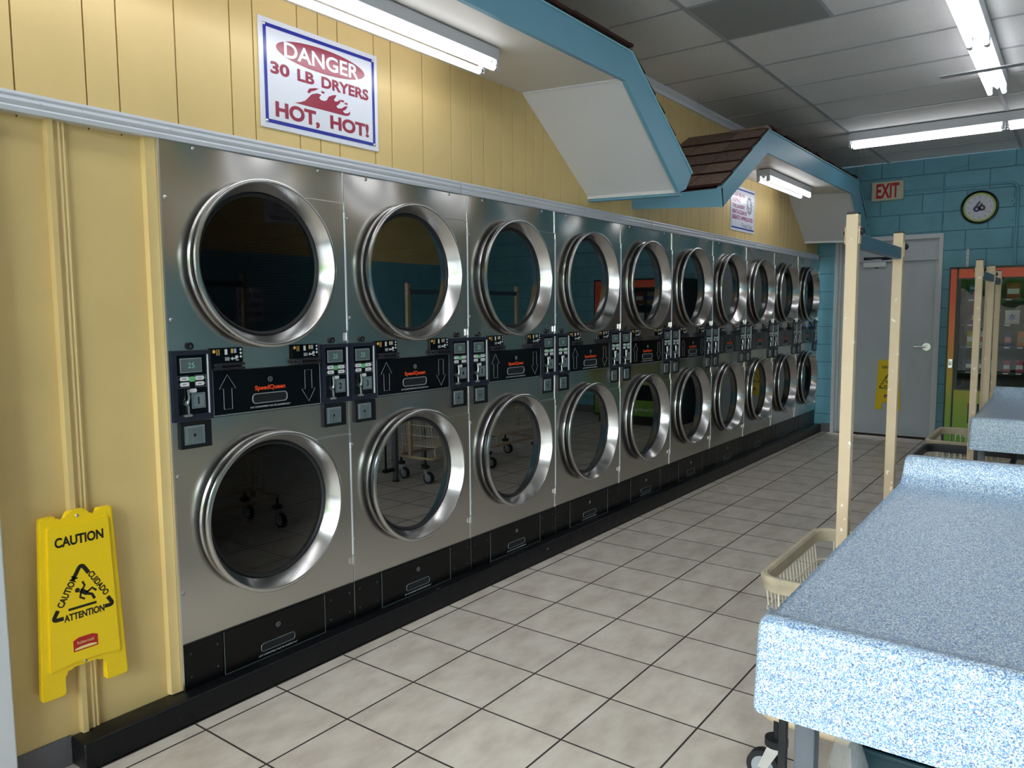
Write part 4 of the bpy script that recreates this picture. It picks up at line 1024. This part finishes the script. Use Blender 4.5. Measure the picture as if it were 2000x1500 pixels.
# ------------------------------------------------------------------ folding tables with speckled tops
def table(label, x0, x1, yl, yr, zt=0.900, lip=0.983):
    t = thing('folding_table', label, 'table', ((x0 + x1) / 2, (yl + yr) / 2, 0), 'speckled laundry folding tables')
    zb = 0.745
    pr = [(x0 - 0.012, zb), (x0, zt - 0.012), (x0 + 0.004, zt + 0.002), (x0 + 0.014, zt + 0.008), (x0 + 0.030, zt + 0.009), (x0 + 0.048, zt + 0.002), (x0 + 0.07, zt - 0.008), (x0 + 0.095, zt - 0.011),
          (x1 - 0.085, zt - 0.009), (x1 - 0.05, zt + 0.002), (x1 - 0.030, zt + 0.022), (x1 - 0.024, lip - 0.012), (x1 - 0.018, lip - 0.003), (x1 - 0.008, lip), (x1 + 0.010, lip), (x1 + 0.018, lip - 0.004), (x1 + 0.022, lip - 0.014), (x1 + 0.022, zb)]
    bm = nb(); prism(bm, pr, 'y', yr, yl)
    es = [e for e in bm.edges if len({round(v.co.y, 4) for v in e.verts}) == 1]
    for v in bm.verts:
        if v.co.z < zb + 0.001: v.co.y += 0.003 if v.co.y > (yl + yr) / 2 else -0.003
    bmesh.ops.bevel(bm, geom=es, offset=0.020, segments=4, profile=0.5, affect='EDGES', clamp_overlap=True)
    mk('top', bm, M['speckle'], t, 35)
    ya, yb = yl - 0.035, yr + 0.05
    for (a, b, w) in ((x0 + 0.205, ya, 0.038), (x0 + 0.205, yb, 0.038), (x1 - 0.40, ya - 0.28, 0.038), (x1 - 0.40, yb, 0.038)):
        lg = pbox('leg', (a - w / 2, b - w / 2, 0.012), (a + w / 2, b + w / 2, zb + 0.002), M['legg'], t, 0.003)
        pbox('foot', (a - w / 2 - 0.004, b - w / 2 - 0.004, 0.0), (a + w / 2 + 0.004, b + w / 2 + 0.004, 0.014), M['rubber'], lg, 0.003)
    pbox('stay_bar', (x0 + 0.075, ya + 0.002, 0.10), (x0 + 0.088, ya + 0.016, zb + 0.002), M['black'], t, 0.001)
    pbox('stay_bar', (x0 + 0.075, ya - 0.03, 0.095), (x0 + 0.215, ya + 0.016, 0.12), M['black'], t, 0.001)
    pbox('rail', (x0 + 0.19, yb - 0.015, 0.69), (x1 - 0.39, yb + 0.015, 0.735), M['legg'], t); pbox('rail', (x0 + 0.19, yr + 0.3, 0.69), (x1 - 0.39, yr + 0.33, 0.735), M['legg'], t)
    for xx in (x0 + 0.205, x1 - 0.40): pbox('rail', (xx - 0.015, yb, 0.70), (xx + 0.015, ya - 0.26, zb + 0.002), M['legg'], t)
table('speckled blue folding table in the foreground, with a raised far end', -0.115, 1.262, -2.084, -2.85)
table('second speckled blue folding table, beyond the first and behind the black-rimmed cart', 2.980, 4.235, -2.088, -2.85, 0.897, 0.958)

# ------------------------------------------------------------------ wire laundry carts
def cart(label, x0, yl, rim, rimname, topz=1.71, dx0=0.03, dx1=0.0, over=0.10, py=None):
    Lc, Wc, zr = 0.705, 0.50, 0.60
    x1, yr = x0 + Lc, yl - Wc
    t = thing('laundry_cart', label, 'cart', ((x0 + x1) / 2, (yl + yr) / 2, 0), 'wire laundry carts')
    def loop(i, z, r): return rounded([(x0 + i, yl - i, z), (x1 - i, yl - i, z), (x1 - i, yr + i, z), (x0 + i, yr + i, z)], r, 5)
    # hand rail: a rounded strip of plastic over the wire
    bm = nb()
    sec = [(-0.008, -0.046), (0.004, -0.046), (0.008, -0.022), (0.013, -0.016), (0.014, -0.004), (0.006, 0.003), (-0.006, 0.003), (-0.012, -0.004), (-0.012, -0.020)]
    path = loop(0.012, zr, 0.075); L = len(path); rings = []
    for i, p in enumerate(path):
        d = (path[(i + 1) % L] - path[i - 1]).normalized(); o = Vector((d.y, -d.x, 0))
        if (p - Vector(((x0 + x1) / 2, (yl + yr) / 2, zr))).dot(o) < 0: o = -o
        rings.append([bm.verts.new(p + o * a + Z * b) for a, b in sec])
    for i in range(L):
        a, b = rings[i], rings[(i + 1) % L]
        for k in range(len(sec)): bm.faces.new((a[k], a[(k + 1) % len(sec)], b[(k + 1) % len(sec)], b[k]))
    mk('rim', bm, rim, t, 40)['label'] = rimname
    bm = nb(); zb_ = 0.30
    for z, i, r in ((0.485, 0.020, 0.0036), (0.395, 0.032, 0.0036), (zb_, 0.045, 0.0040)): tube(bm, loop(i, z, 0.07), r, 6, True)
    n = 18
    for k in range(1, n):
        xx = x0 + 0.04 + (Lc - 0.08) * k / n
        tube(bm, [(xx, yl - 0.014, zr - 0.03), (xx, yl - 0.045, zb_), (xx, yr + 0.045, zb_), (xx, yr + 0.014, zr - 0.03)], 0.0025, 5)
    n = 13
    for k in range(1, n):
        yy = yl - 0.04 - (Wc - 0.08) * k / n
        tube(bm, [(x0 + 0.014, yy, zr - 0.03), (x0 + 0.045, yy, zb_), (x1 - 0.045, yy, zb_), (x1 - 0.014, yy, zr - 0.03)], 0.0025, 5)
    mk('wire_basket', bm, M['wire'], t, 60)
    # base frame, uprights, casters
    bx0, bx1, by0, by1 = x0 - over, x1 + over, yl - 0.055, yr + 0.055
    bm = nb(); tube(bm, rounded([(bx0, by0, 0.205), (bx1, by0, 0.205), (bx1, by1, 0.205), (bx0, by1, 0.205)], 0.08, 5), 0.014, 10, True)
    for yy in (by0, by1):
        tube(bm, rounded([(x0 + 0.06, yy, 0.205), (x0 + 0.06, yy - math.copysign(0.012, yy - (yl + yr) / 2), zb_ - 0.004), (x1 - 0.06, yy - math.copysign(0.012, yy - (yl + yr) / 2), zb_ - 0.004), (x1 - 0.06, yy, 0.205)], 0.05, 4, False), 0.011, 8)
    mk('base_frame', bm, M['beige'], t, 40)
    for (a, b, s) in ((bx0 - 0.005, by0 - 0.06, -1), (bx0 + 0.03, by1 + 0.01, -1), (bx1 - 0.03, by0 - 0.01, 1), (bx1 - 0.03, by1 + 0.01, 1)):
        bm = nb(); cyl(bm, (a, b, 0.128), (a, b, 0.150), 0.034, 20); cyl(bm, (a, b, 0.150), (a, b, 0.205), 0.010, 10); c = mk('caster', bm, M['rubber'], t, 40)
        wy = b + 0.036
        bm = nb()
        for o in (-0.018, 0.018): prism(bm, [(b - 0.020, 0.128), (b + 0.020, 0.128), (wy + 0.014, 0.050), (wy - 0.014, 0.050)], 'x', a + o - 0.0015, a + o + 0.0015)
        box(bm, (a - 0.0195, b - 0.022, 0.122), (a + 0.0195, b + 0.022, 0.129)); mk('fork', bm, M['bright'], c)
        bm = nb(); cyl(bm, (a - 0.0145, wy, 0.0505), (a + 0.0145, wy, 0.0505), 0.050, 28); mk('wheel', bm, M['rubber'], c, 40)
        bm = nb(); cyl(bm, (a - 0.0162, wy, 0.0505), (a + 0.0162, wy, 0.0505), 0.034, 24); mk('hub', bm, M['pgrey'], c, 40)
    # the two garment poles and their cross bar
    py = (yl + yr) / 2 - 0.003 if py is None else py
    pp = []
    for px in (x0 + dx0, x1 + dx1):
        p = pbox('pole', (px - 0.0165, py - 0.0165, 0.19), (px + 0.0165, py + 0.0165, topz), M['beige'], t, 0.0025)
        pbox('pole_cap', (px - 0.0155, py - 0.0155, topz), (px + 0.0155, py + 0.0155, topz + 0.006), M['black'], p, 0.002)
        for s in (-1, 1): mk('bracket', box(nb(), (px - 0.011, py + s * 0.0166, topz - 0.085), (px + 0.011, py + s * 0.0205, topz - 0.035), 0.001), M['beige'], p)
        bm = nb(); dome(bm, (px + 0.006, py - 0.0205, topz - 0.048), 0.012, (0, -1, 0), 12, 0.9); dome(bm, (px, py + 0.0205, topz - 0.052), 0.008, (0, 1, 0), 12, 0.7); mk('bolt', bm, M['rubber'], p, 50)
        pp.append(px)
    b = pbox('cross_bar', (pp[0] + 0.0168, py - 0.013, topz - 0.092), (pp[1] - 0.0168, py + 0.013, topz - 0.052), M['bar'], t, 0.002)
    return t
cart('beige laundry cart with two tall garment poles, beside the foreground table', 0.953, -1.716, M['beigep'], 'beige plastic hand rail', 1.712, 0.028, 0.006)
cart('laundry cart with a black rim, tucked in front of the second table', 3.289, -1.752, M['blackp'], 'black plastic hand rail', 1.695, 0.024, 0.0, 0.0, py=-2.066)
cart('farther beige-rimmed laundry cart near the vending machine', 4.115, -1.724, M['beigep'], 'beige plastic hand rail', 1.700, 0.045, 0.016, 0.0, py=-2.038)

# tub and clear bag under the foreground table
t = thing('plastic_tub', 'glossy dark teal tub on the floor under the foreground table', 'tub', (0.36, -2.34, 0))
bm = nb()
o = [(0.30, -2.155), (0.58, -2.155), (0.58, -2.60), (0.30, -2.60)]; i_ = [(0.312, -2.167), (0.568, -2.167), (0.568, -2.588), (0.312, -2.588)]
ob = [(0.33, -2.18), (0.55, -2.18), (0.55, -2.575), (0.33, -2.575)]; ib = [(0.34, -2.19), (0.54, -2.19), (0.54, -2.565), (0.34, -2.565)]
vo = [bm.verts.new((a, b, 0.50)) for a, b in o]; vi = [bm.verts.new((a, b, 0.50)) for a, b in i_]; vob = [bm.verts.new((a, b, 0.0)) for a, b in ob]; vib = [bm.verts.new((a, b, 0.012)) for a, b in ib]
for k in range(4):
    q = (k + 1) % 4
    bm.faces.new((vo[k], vo[q], vi[q], vi[k])); bm.faces.new((vo[k], vo[q], vob[q], vob[k])); bm.faces.new((vi[k], vi[q], vib[q], vib[k]))
bm.faces.new(vob); bm.faces.new(vib); mk('body', bm, M['bin'], t)
bm = nb(); tube(bm, [(a, b, 0.50) for a, b in o], 0.007, 8, True); mk('rolled_rim', bm, M['bin'], t, 40)
m, nt, b = nmat('clear_film')
b.inputs['Base Color'].default_value = (0.85, 0.87, 0.88, 1); b.inputs['Roughness'].default_value = 0.12; b.inputs['Alpha'].default_value = 0.28
nz = N(nt, 'ShaderNodeTexNoise', Scale=40.0, Detail=4.0); bp = N(nt, 'ShaderNodeBump', Strength=0.9, Distance=0.02)
nt.links.new(nz.outputs['Fac'], bp.inputs['Height']); nt.links.new(bp.outputs[0], b.inputs['Normal'])
bm = nb(); rr = random.Random(4); rings = []
for k in range(9):
    z = 0.012 + 0.57 * k / 8; r = (0.036 + 0.012 * math.sin(k * 1.1)) if k < 8 else 0.02; ring = []
    for q in range(18):
        a = 2 * math.pi * q / 18; w = r * (1 + rr.uniform(-0.22, 0.22)); ring.append(bm.verts.new((0.215 + w * math.cos(a), -2.165 + w * 0.75 * math.sin(a), z)))
    rings.append(ring)
for a, c in zip(rings[:-1], rings[1:]):
    for q in range(18): bm.faces.new((a[q], a[(q + 1) % 18], c[(q + 1) % 18], c[q]))
bm.faces.new(rings[0])
tag(mk('plastic_bag', bm, m, None, 80), 'crumpled clear plastic bag standing beside the tub under the foreground table', 'bag')

# ------------------------------------------------------------------ vending machine
VX, VY0, VY1, VZ = 7.25, -2.56, -1.442, 1.853
V = thing('vending_machine', 'snack vending machine with orange to green front against the blue block wall', 'vending machine', (VX + 0.38, (VY0 + VY1) / 2, 0))
bm = nb()
box(bm, (VX + 0.045, VY0, 0.10), (VX + 0.74, VY0 + 0.02, VZ)); box(bm, (VX + 0.045, VY1 - 0.02, 0.10), (VX + 0.74, VY1, VZ)); box(bm, (VX + 0.70, VY0 + 0.02, 0.10), (VX + 0.74, VY1 - 0.02, VZ))
box(bm, (VX + 0.045, VY0 + 0.02, VZ - 0.02), (VX + 0.70, VY1 - 0.02, VZ)); box(bm, (VX + 0.045, VY0 + 0.02, 0.10), (VX + 0.70, VY1 - 0.02, 0.12))
mk('cabinet', bm, M['vbody'], V)
bm = nb(); box(bm, (VX + 0.08, VY0 + 0.03, 0.0), (VX + 0.70, VY1 - 0.03, 0.10)); mk('kick_base', bm, M['vbody'], V)
WY0, WY1, WZ0, WZ1 = -2.225, -1.545, 0.665, 1.730
bm = nb()    # black door frame
for (a, b, c, d) in ((VY1 - 0.014, VY1, 0.11, VZ), (VY1 - 0.082, VY1 - 0.066, 0.11, VZ), (VY0, VY0 + 0.014, 0.11, VZ), (VY0 + 0.014, VY1 - 0.014, VZ - 0.02, VZ), (VY0 + 0.014, VY1 - 0.014, 0.10, 0.125), (WY1, WY1 + 0.022, WZ0 - 0.01, WZ1 + 0.01), (WY0 - 0.012, WY0, WZ0 - 0.01, WZ1 + 0.01), (WY0, WY1, WZ1, WZ1 + 0.014), (WY0, WY1, WZ0 - 0.016, WZ0)):
    box(bm, (VX - 0.004, a, c), (VX + 0.044, b, d))
mk('door_frame', bm, M['vbody'], V)
mk('hinge_column', box(nb(), (VX, VY1 - 0.066, 0.125), (VX + 0.04, VY1 - 0.014, VZ - 0.02)), M['vgrad'], V)
bm = nb(); box(bm, (VX, WY0 - 0.012, WZ1 + 0.014), (VX + 0.04, VY1 - 0.082, VZ - 0.02)); mk('header_panel', bm, M['vgrad'], V)
lowp = mk('lower_panel', box(nb(), (VX, VY0 + 0.014, 0.125), (VX + 0.04, VY1 - 0.082, WZ0 - 0.016)), M['vgrad'], V)
mk('delivery_slot', box(nb(), (VX - 0.006, -2.36, 0.325), (VX + 0.002, -1.652, 0.522), 0.004), M['blackgloss'], V)
mk('brand_print', text(nb(), 'FreshVending', (VX - 0.0012, -1.560, 0.172), -Y, Z, 0.40, 0.062, 0.01), M['pwhite'], lowp)
ctl = mk('control_column', box(nb(), (VX, VY0 + 0.014, WZ0 - 0.016), (VX + 0.04, WY0 - 0.012, VZ - 0.02)), M['vgrad'], V)
bm = nb(); box(bm, (VX - 0.008, -2.49, 1.05), (VX, -2.30, 1.40), 0.004); box(bm, (VX - 0.008, -2.46, 0.80), (VX, -2.33, 0.98), 0.004); mk('payment_panel', bm, M['blackgloss'], ctl)
bm = nb(); disc(bm, (VX - 0.001, -2.395, 1.58), 0.035, 24, 'x'); mk('round_sticker', bm, M['signblue'], ctl)
lk = mk('lock_plate', box(nb(), (VX - 0.008, VY1 - 0.062, 0.862), (VX, VY1 - 0.022, 0.955), 0.004), M['bright'], V)
bm = nb(); cyl(bm, (VX - 0.008, VY1 - 0.042, 0.905), (VX - 0.022, VY1 - 0.042, 0.905), 0.013, 14); box(bm, (VX - 0.026, VY1 - 0.050, 0.895), (VX - 0.018, VY1 - 0.034, 0.930), 0.002); mk('lock_handle', bm, M['screw'], lk, 40)
mk('window_glass', box(nb(), (VX + 0.010, WY0, WZ0), (VX + 0.015, WY1, WZ1)), M['vglass'], V)
bm = nb(); box(bm, (VX + 0.60, WY0 - 0.02, WZ0 - 0.02), (VX + 0.61, WY1 + 0.02, WZ1 + 0.02)); box(bm, (VX + 0.05, WY1 + 0.021, WZ0), (VX + 0.60, WY1 + 0.026, WZ1 + 0.02)); box(bm, (VX + 0.05, WY0 - 0.02, WZ1 + 0.02), (VX + 0.60, WY1 + 0.02, WZ1 + 0.026)); mk('lining', bm, M['vin'], V)
SHZ = [1.545, 1.300, 1.085, 0.835]
for i, z in enumerate(SHZ):
    sh = mk('shelf', box(nb(), (VX + 0.10, WY0 + 0.004, z - 0.016), (VX + 0.59, WY1 - 0.004, z - 0.006)), M['vin'], V)
    rl = pbox('price_rail', (VX + 0.094, WY0 + 0.004, z - 0.028), (VX + 0.100, WY1 - 0.004, z + 0.0), M['vbody'], sh)
    bm = nb(); y = WY1 - 0.06
    while y > WY0 + 0.05: box(bm, (VX + 0.092, y - 0.045, z - 0.020), (VX + 0.0938, y, z - 0.008)); y -= 0.155 if i < 2 else 0.105
    tag(mk('price_tags', bm, M['pwhite'], rl), kind='stuff')
pal = {'blue': rgb('1c3f9c'), 'brown': rgb('8a5a2c'), 'red': rgb('a82820'), 'purple': rgb('4a2470'), 'tan': rgb('b08a5c'), 'lime': rgb('b8c428'), 'white': rgb('d8d8d4'), 'orange': rgb('d0701c'), 'navy': rgb('24386c'), 'pink': rgb('c86a7c'), 'green': rgb('3c7a34')}
PM = {k: mat('wrapper_' + k, v, 0.28) for k, v in pal.items()}
def bag(label, yc, z, w, h, t, colr, group, emblem=None, word=None, xf=VX + 0.12):
    bm = nb(); nu, nv = 6, 8; F, Bk = [], []
    for a in range(nv + 1):
        v = a / nv; F.append([]); Bk.append([])
        for c in range(nu + 1):
            u = c / nu; bul = (math.sin(math.pi * u) ** 0.6) * (math.sin(math.pi * min(max((v - 0.08) / 0.84, 0), 1)) ** 0.5) * t / 2
            yy = yc - (u - 0.5) * w * (1 - 0.05 * math.sin(math.pi * v)); zz = z + v * h
            F[a].append(bm.verts.new((xf + t / 2 - bul, yy, zz))); Bk[a].append(bm.verts.new((xf + t / 2 + bul + 0.0008, yy, zz)))
    for a in range(nv):
        for c in range(nu):
            bm.faces.new((F[a][c], F[a][c + 1], F[a + 1][c + 1], F[a + 1][c])); bm.faces.new((Bk[a][c], Bk[a + 1][c], Bk[a + 1][c + 1], Bk[a][c + 1]))
    bmesh.ops.remove_doubles(bm, verts=bm.verts, dist=0.0001)
    o = mk('snack_bag', bm, PM[colr], None, 60); tag(o, label, 'snack', group)
    if emblem:
        bm = nb(); xe = xf - 0.002
        if emblem[0] == 'tri': bm.faces.new([bm.verts.new((xe, yc + a * w, z + b * h)) for a, b in ((0.26, 0.46), (-0.26, 0.46), (0.0, 0.16))])
        elif emblem[0] == 'star':
            bm.faces.new([bm.verts.new((xe, yc + w * (0.30 if q % 2 else 0.16) * math.cos(q * math.pi / 6), z + h * 0.5 + h * (0.32 if q % 2 else 0.17) * math.sin(q * math.pi / 6))) for q in range(12)])
        else: bm.faces.new([bm.verts.new((xe, yc + a * w, z + b * h)) for a, b in ((0.4, 0.3), (-0.4, 0.3), (-0.4, 0.62), (0.4, 0.62))])
        mk('emblem', bm, PM[emblem[1]], o)
    if word: mk('lettering', ctext(nb(), word, (xf - 0.003, yc, z + h * 0.72), -Y, Z, w * 0.74, h * 0.15, 0.03), M['pwhite'], o)
    return o
rows = [
    (SHZ[0], 0.155, 0.118, 0.155, 0.045, 'chip bags on the top shelf', 'top', [('blue', ('tri', 'orange'), 'Doritos'), ('tan', ('band', 'blue'), None), ('red', ('band', 'white'), None), ('navy', ('band', 'green'), None)]),
    (SHZ[1], 0.155, 0.122, 0.135, 0.045, 'snack bags on the second shelf', 'second', [('purple', ('star', 'lime'), None), ('brown', ('band', 'tan'), None), ('white', ('star', 'blue'), None), ('purple', ('band', 'pink'), None)]),
    (SHZ[2], 0.105, 0.062, 0.150, 0.030, 'candy packs on the third shelf', 'third', [('lime', ('band', 'white'), None), ('white', ('band', 'red'), None), ('brown', ('band', 'red'), None), ('navy', ('band', 'pink'), None), ('orange', ('band', 'brown'), None), ('orange', ('band', 'white'), None)]),
    (SHZ[3], 0.105, 0.062, 0.120, 0.030, 'candy packs on the bottom shelf', 'bottom', [('navy', ('band', 'white'), None), ('green', ('band', 'white'), None), ('white', ('star', 'navy'), None), ('red', ('band', 'white'), None), ('pink', ('band', 'white'), None), ('lime', ('band', 'green'), None)])]
for (z, pitch, w, h, t_, grp, nm, items) in rows:
    for q, (c, e, wd) in enumerate(items):
        emb = {'tri': 'triangle', 'band': 'band', 'star': 'star'}[e[0]]
        bag('%s snack pack with %s %s, %s from the left on the %s vending shelf' % (c, e[1], emb, ORD[q], nm), WY1 - 0.055 - w / 2 - pitch * q, z - 0.006, w, h, t_, c, grp, e, wd)

# ------------------------------------------------------------------ things on the far wall
E_ = thing('exit_sign', 'cream EXIT sign with red letters on the blue block wall', 'exit sign', (XF, -0.706, 2.655))
ex = mk('box', box(nb(), (XF - 0.055, -0.867, 2.655), (XF - 0.0005, -0.546, 2.861), 0.006), M['exitw'], E_)
mk('lettering', text(nb(), 'EXIT', (XF - 0.056, -0.594, 2.678), -Y, Z, 0.232, 0.160, 0.03), M['exitr'], E_)
cy, cz, cr = -1.590, 2.506, 0.172
C_ = thing('wall_clock', 'round black-rimmed wall clock with pale green ring on the blue block wall', 'clock', (XF, cy, cz - cr))
def xlathe(bm, prof, n=64):
    rings = [[bm.verts.new((XF - d, cy - r * math.sin(2 * math.pi * i / n), cz + r * math.cos(2 * math.pi * i / n))) for i in range(n)] for r, d in prof]
    for a, b in zip(rings[:-1], rings[1:]):
        for i in range(n): bm.faces.new((a[i], a[(i + 1) % n], b[(i + 1) % n], b[i]))
    return bm
mk('rim', xlathe(nb(), [(cr, 0.0005), (cr, 0.022), (cr - 0.006, 0.032), (cr - 0.014, 0.034), (cr - 0.022, 0.028), (cr - 0.024, 0.012)]), M['clockrim'], C_, 40)
mk('green_ring', xlathe(nb(), [(cr - 0.024, 0.0125), (cr - 0.044, 0.0125)]), M['clockgreen'], C_)
mk('face', disc(nb(), (XF - 0.0125, cy, cz), cr - 0.044, 64, 'x'), M['clockface'], C_)
bm = nb(); xp = XF - 0.0135
for q in range(1, 13):
    a = 2 * math.pi * q / 12; ctext(bm, str(q), (xp, cy - 0.106 * math.sin(a), cz + 0.106 * math.cos(a)), -Y, Z, None, 0.017)
mk('numerals', bm, M['plum'], C_)
def cpoly(bm, pts): bm.faces.new([bm.verts.new((xp - 0.0005, cy - a, cz + b)) for a, b in pts]); return bm
def cring(bm, u, w, r0, r1, n=24):
    for i in range(n):
        a, b = 2 * math.pi * i / n, 2 * math.pi * (i + 1) / n
        quad(bm, *[(xp - 0.0008, cy - u - r * math.sin(t), cz + w + r * math.cos(t)) for r, t in ((r0, a), (r0, b), (r1, b), (r1, a))])
bm = nb(); cpoly(bm, [(-0.056, -0.010), (-0.004, 0.066), (0.004, 0.066), (0.004, 0.046), (-0.022, 0.004)]); cring(bm, -0.026, -0.016, 0.010, 0.031); mk('emblem', bm, M['navy'], C_)
bm = nb(); cpoly(bm, [(-0.012, 0.004), (0.016, 0.046), (0.030, 0.030), (0.012, 0.0)]); cring(bm, 0.022, -0.008, 0.011, 0.031); mk('emblem', bm, M['plum'], C_)
bm = nb()
for (a, L_, w) in ((8.35 / 12 * 360, 0.075, 0.006), (21 / 60 * 360, 0.110, 0.005)):
    s, c = math.sin(R(a)), math.cos(R(a)); p = Vector((XF - 0.016, cy, cz)); d = Vector((0, -s, c)); n_ = Vector((0, c, s)) * w / 2
    bm.faces.new([bm.verts.new(q) for q in (p - d * 0.02 + n_, p + d * L_ + n_ * 0.5, p + d * L_ - n_ * 0.5, p - d * 0.02 - n_)])
mk('hands', bm, M['plum'], C_)
bm = nb(); tube(bm, rounded([(XF - 0.014, -0.870, 2.735), (XF - 0.014, -1.925, 2.735), (XF - 0.014, -1.925, 1.86)], 0.10, 8, False), 0.013, 10)
tag(mk('wall_conduit', bm, M['teal'], None, 50), 'blue painted conduit running from the exit sign past the clock and down', 'conduit')
bm = nb(); tube(bm, rounded([(XF - 0.004, -1.50, 2.965), (XF - 0.004, -1.30, 2.915), (XF - 0.004, -1.262, 2.88), (XF - 0.004, -1.268, 2.79), (XF - 0.004, -1.255, 2.60), (XF - 0.004, -1.262, 2.40), (XF - 0.004, -1.245, 2.265)], 0.04, 4, False), 0.0045, 6)
tag(mk('wall_cable', bm, M['teal'], None, 50), 'thin painted cable snaking down the block wall to the door corner', 'cable')
for lab, a, b in (('upper round blue cover plate on the block wall right of the clock', -1.878, 2.548), ('lower round blue cover plate on the block wall right of the clock', -1.888, 2.352)):
    bm = nb(); cyl(bm, (XF, a, b), (XF - 0.008, a, b), 0.026, 20); o = mk('cover_plate', bm, M['teal'], None, 40); tag(o, lab, 'cover plate', 'round cover plates')
    mk('screw', dome(nb(), (XF - 0.008, a, b), 0.007, (-1, 0, 0)), M['tealjoint'], o, 60)
o = mk('shelf_bracket', box(nb(), (XF - 0.006, -1.515, 1.80), (XF, -1.490, 2.078), 0.001), M['white']); tag(o, 'white slotted metal strip on the wall above the vending machine', 'bracket')
bm = nb()
for k in range(5): disc(bm, (XF - 0.0065, -1.5025, 2.06 - 0.05 * k), 0.004, 10, 'x')
tag(mk('holes', bm, M['cblack'], o), kind='stuff')
bm = nb()
for s in (0.0, 0.05): tube(bm, [(6.36, -0.745 - s, 2.985), (6.62, -0.735 - s * 0.8, 2.93), (6.9, -0.66 - s * 0.6, 2.88), (7.16, -0.585 - s * 0.5, 2.815)], 0.0028, 6)
tag(mk('lamp_cable', bm, M['tbar'], None, 50), 'pair of thin wires drooping from the ceiling strip light to the far awning', 'cable')

# ------------------------------------------------------------------ opposite wall, seen only in the dryer windows
def wall_sign(label, x0, x1, z0, z1, lines, m):
    t = thing('wall_sign', label, 'sign', ((x0 + x1) / 2, YR, z0)); pbox('panel', (x0, YR, z0), (x1, YR + 0.006, z1), M['signw'], t)
    bm = nb(); n = len(lines); h = (z1 - z0) / (n + 0.8)
    for k, s in enumerate(lines): ctext(bm, s, ((x0 + x1) / 2, YR + 0.007, z1 - h * (k + 0.9)), -X, Z, min(0.86 * (x1 - x0), len(s) * h * 0.55), h * 0.62, 0.04)
    mk('lettering', bm, m, t)
wall_sign('white NO ALCOHOLIC BEVERAGES sign high on the opposite wall', 4.15, 4.75, 2.52, 2.93, ['NO', 'ALCOHOLIC', 'BEVERAGES', 'ALLOWED', 'ON PREMISES!'], M['signred'])
wall_sign('small white notice on the teal part of the opposite wall', 3.75, 4.10, 1.35, 1.75, ['DO NOT', 'OVERLOAD', 'MACHINES'], M['signblue'])
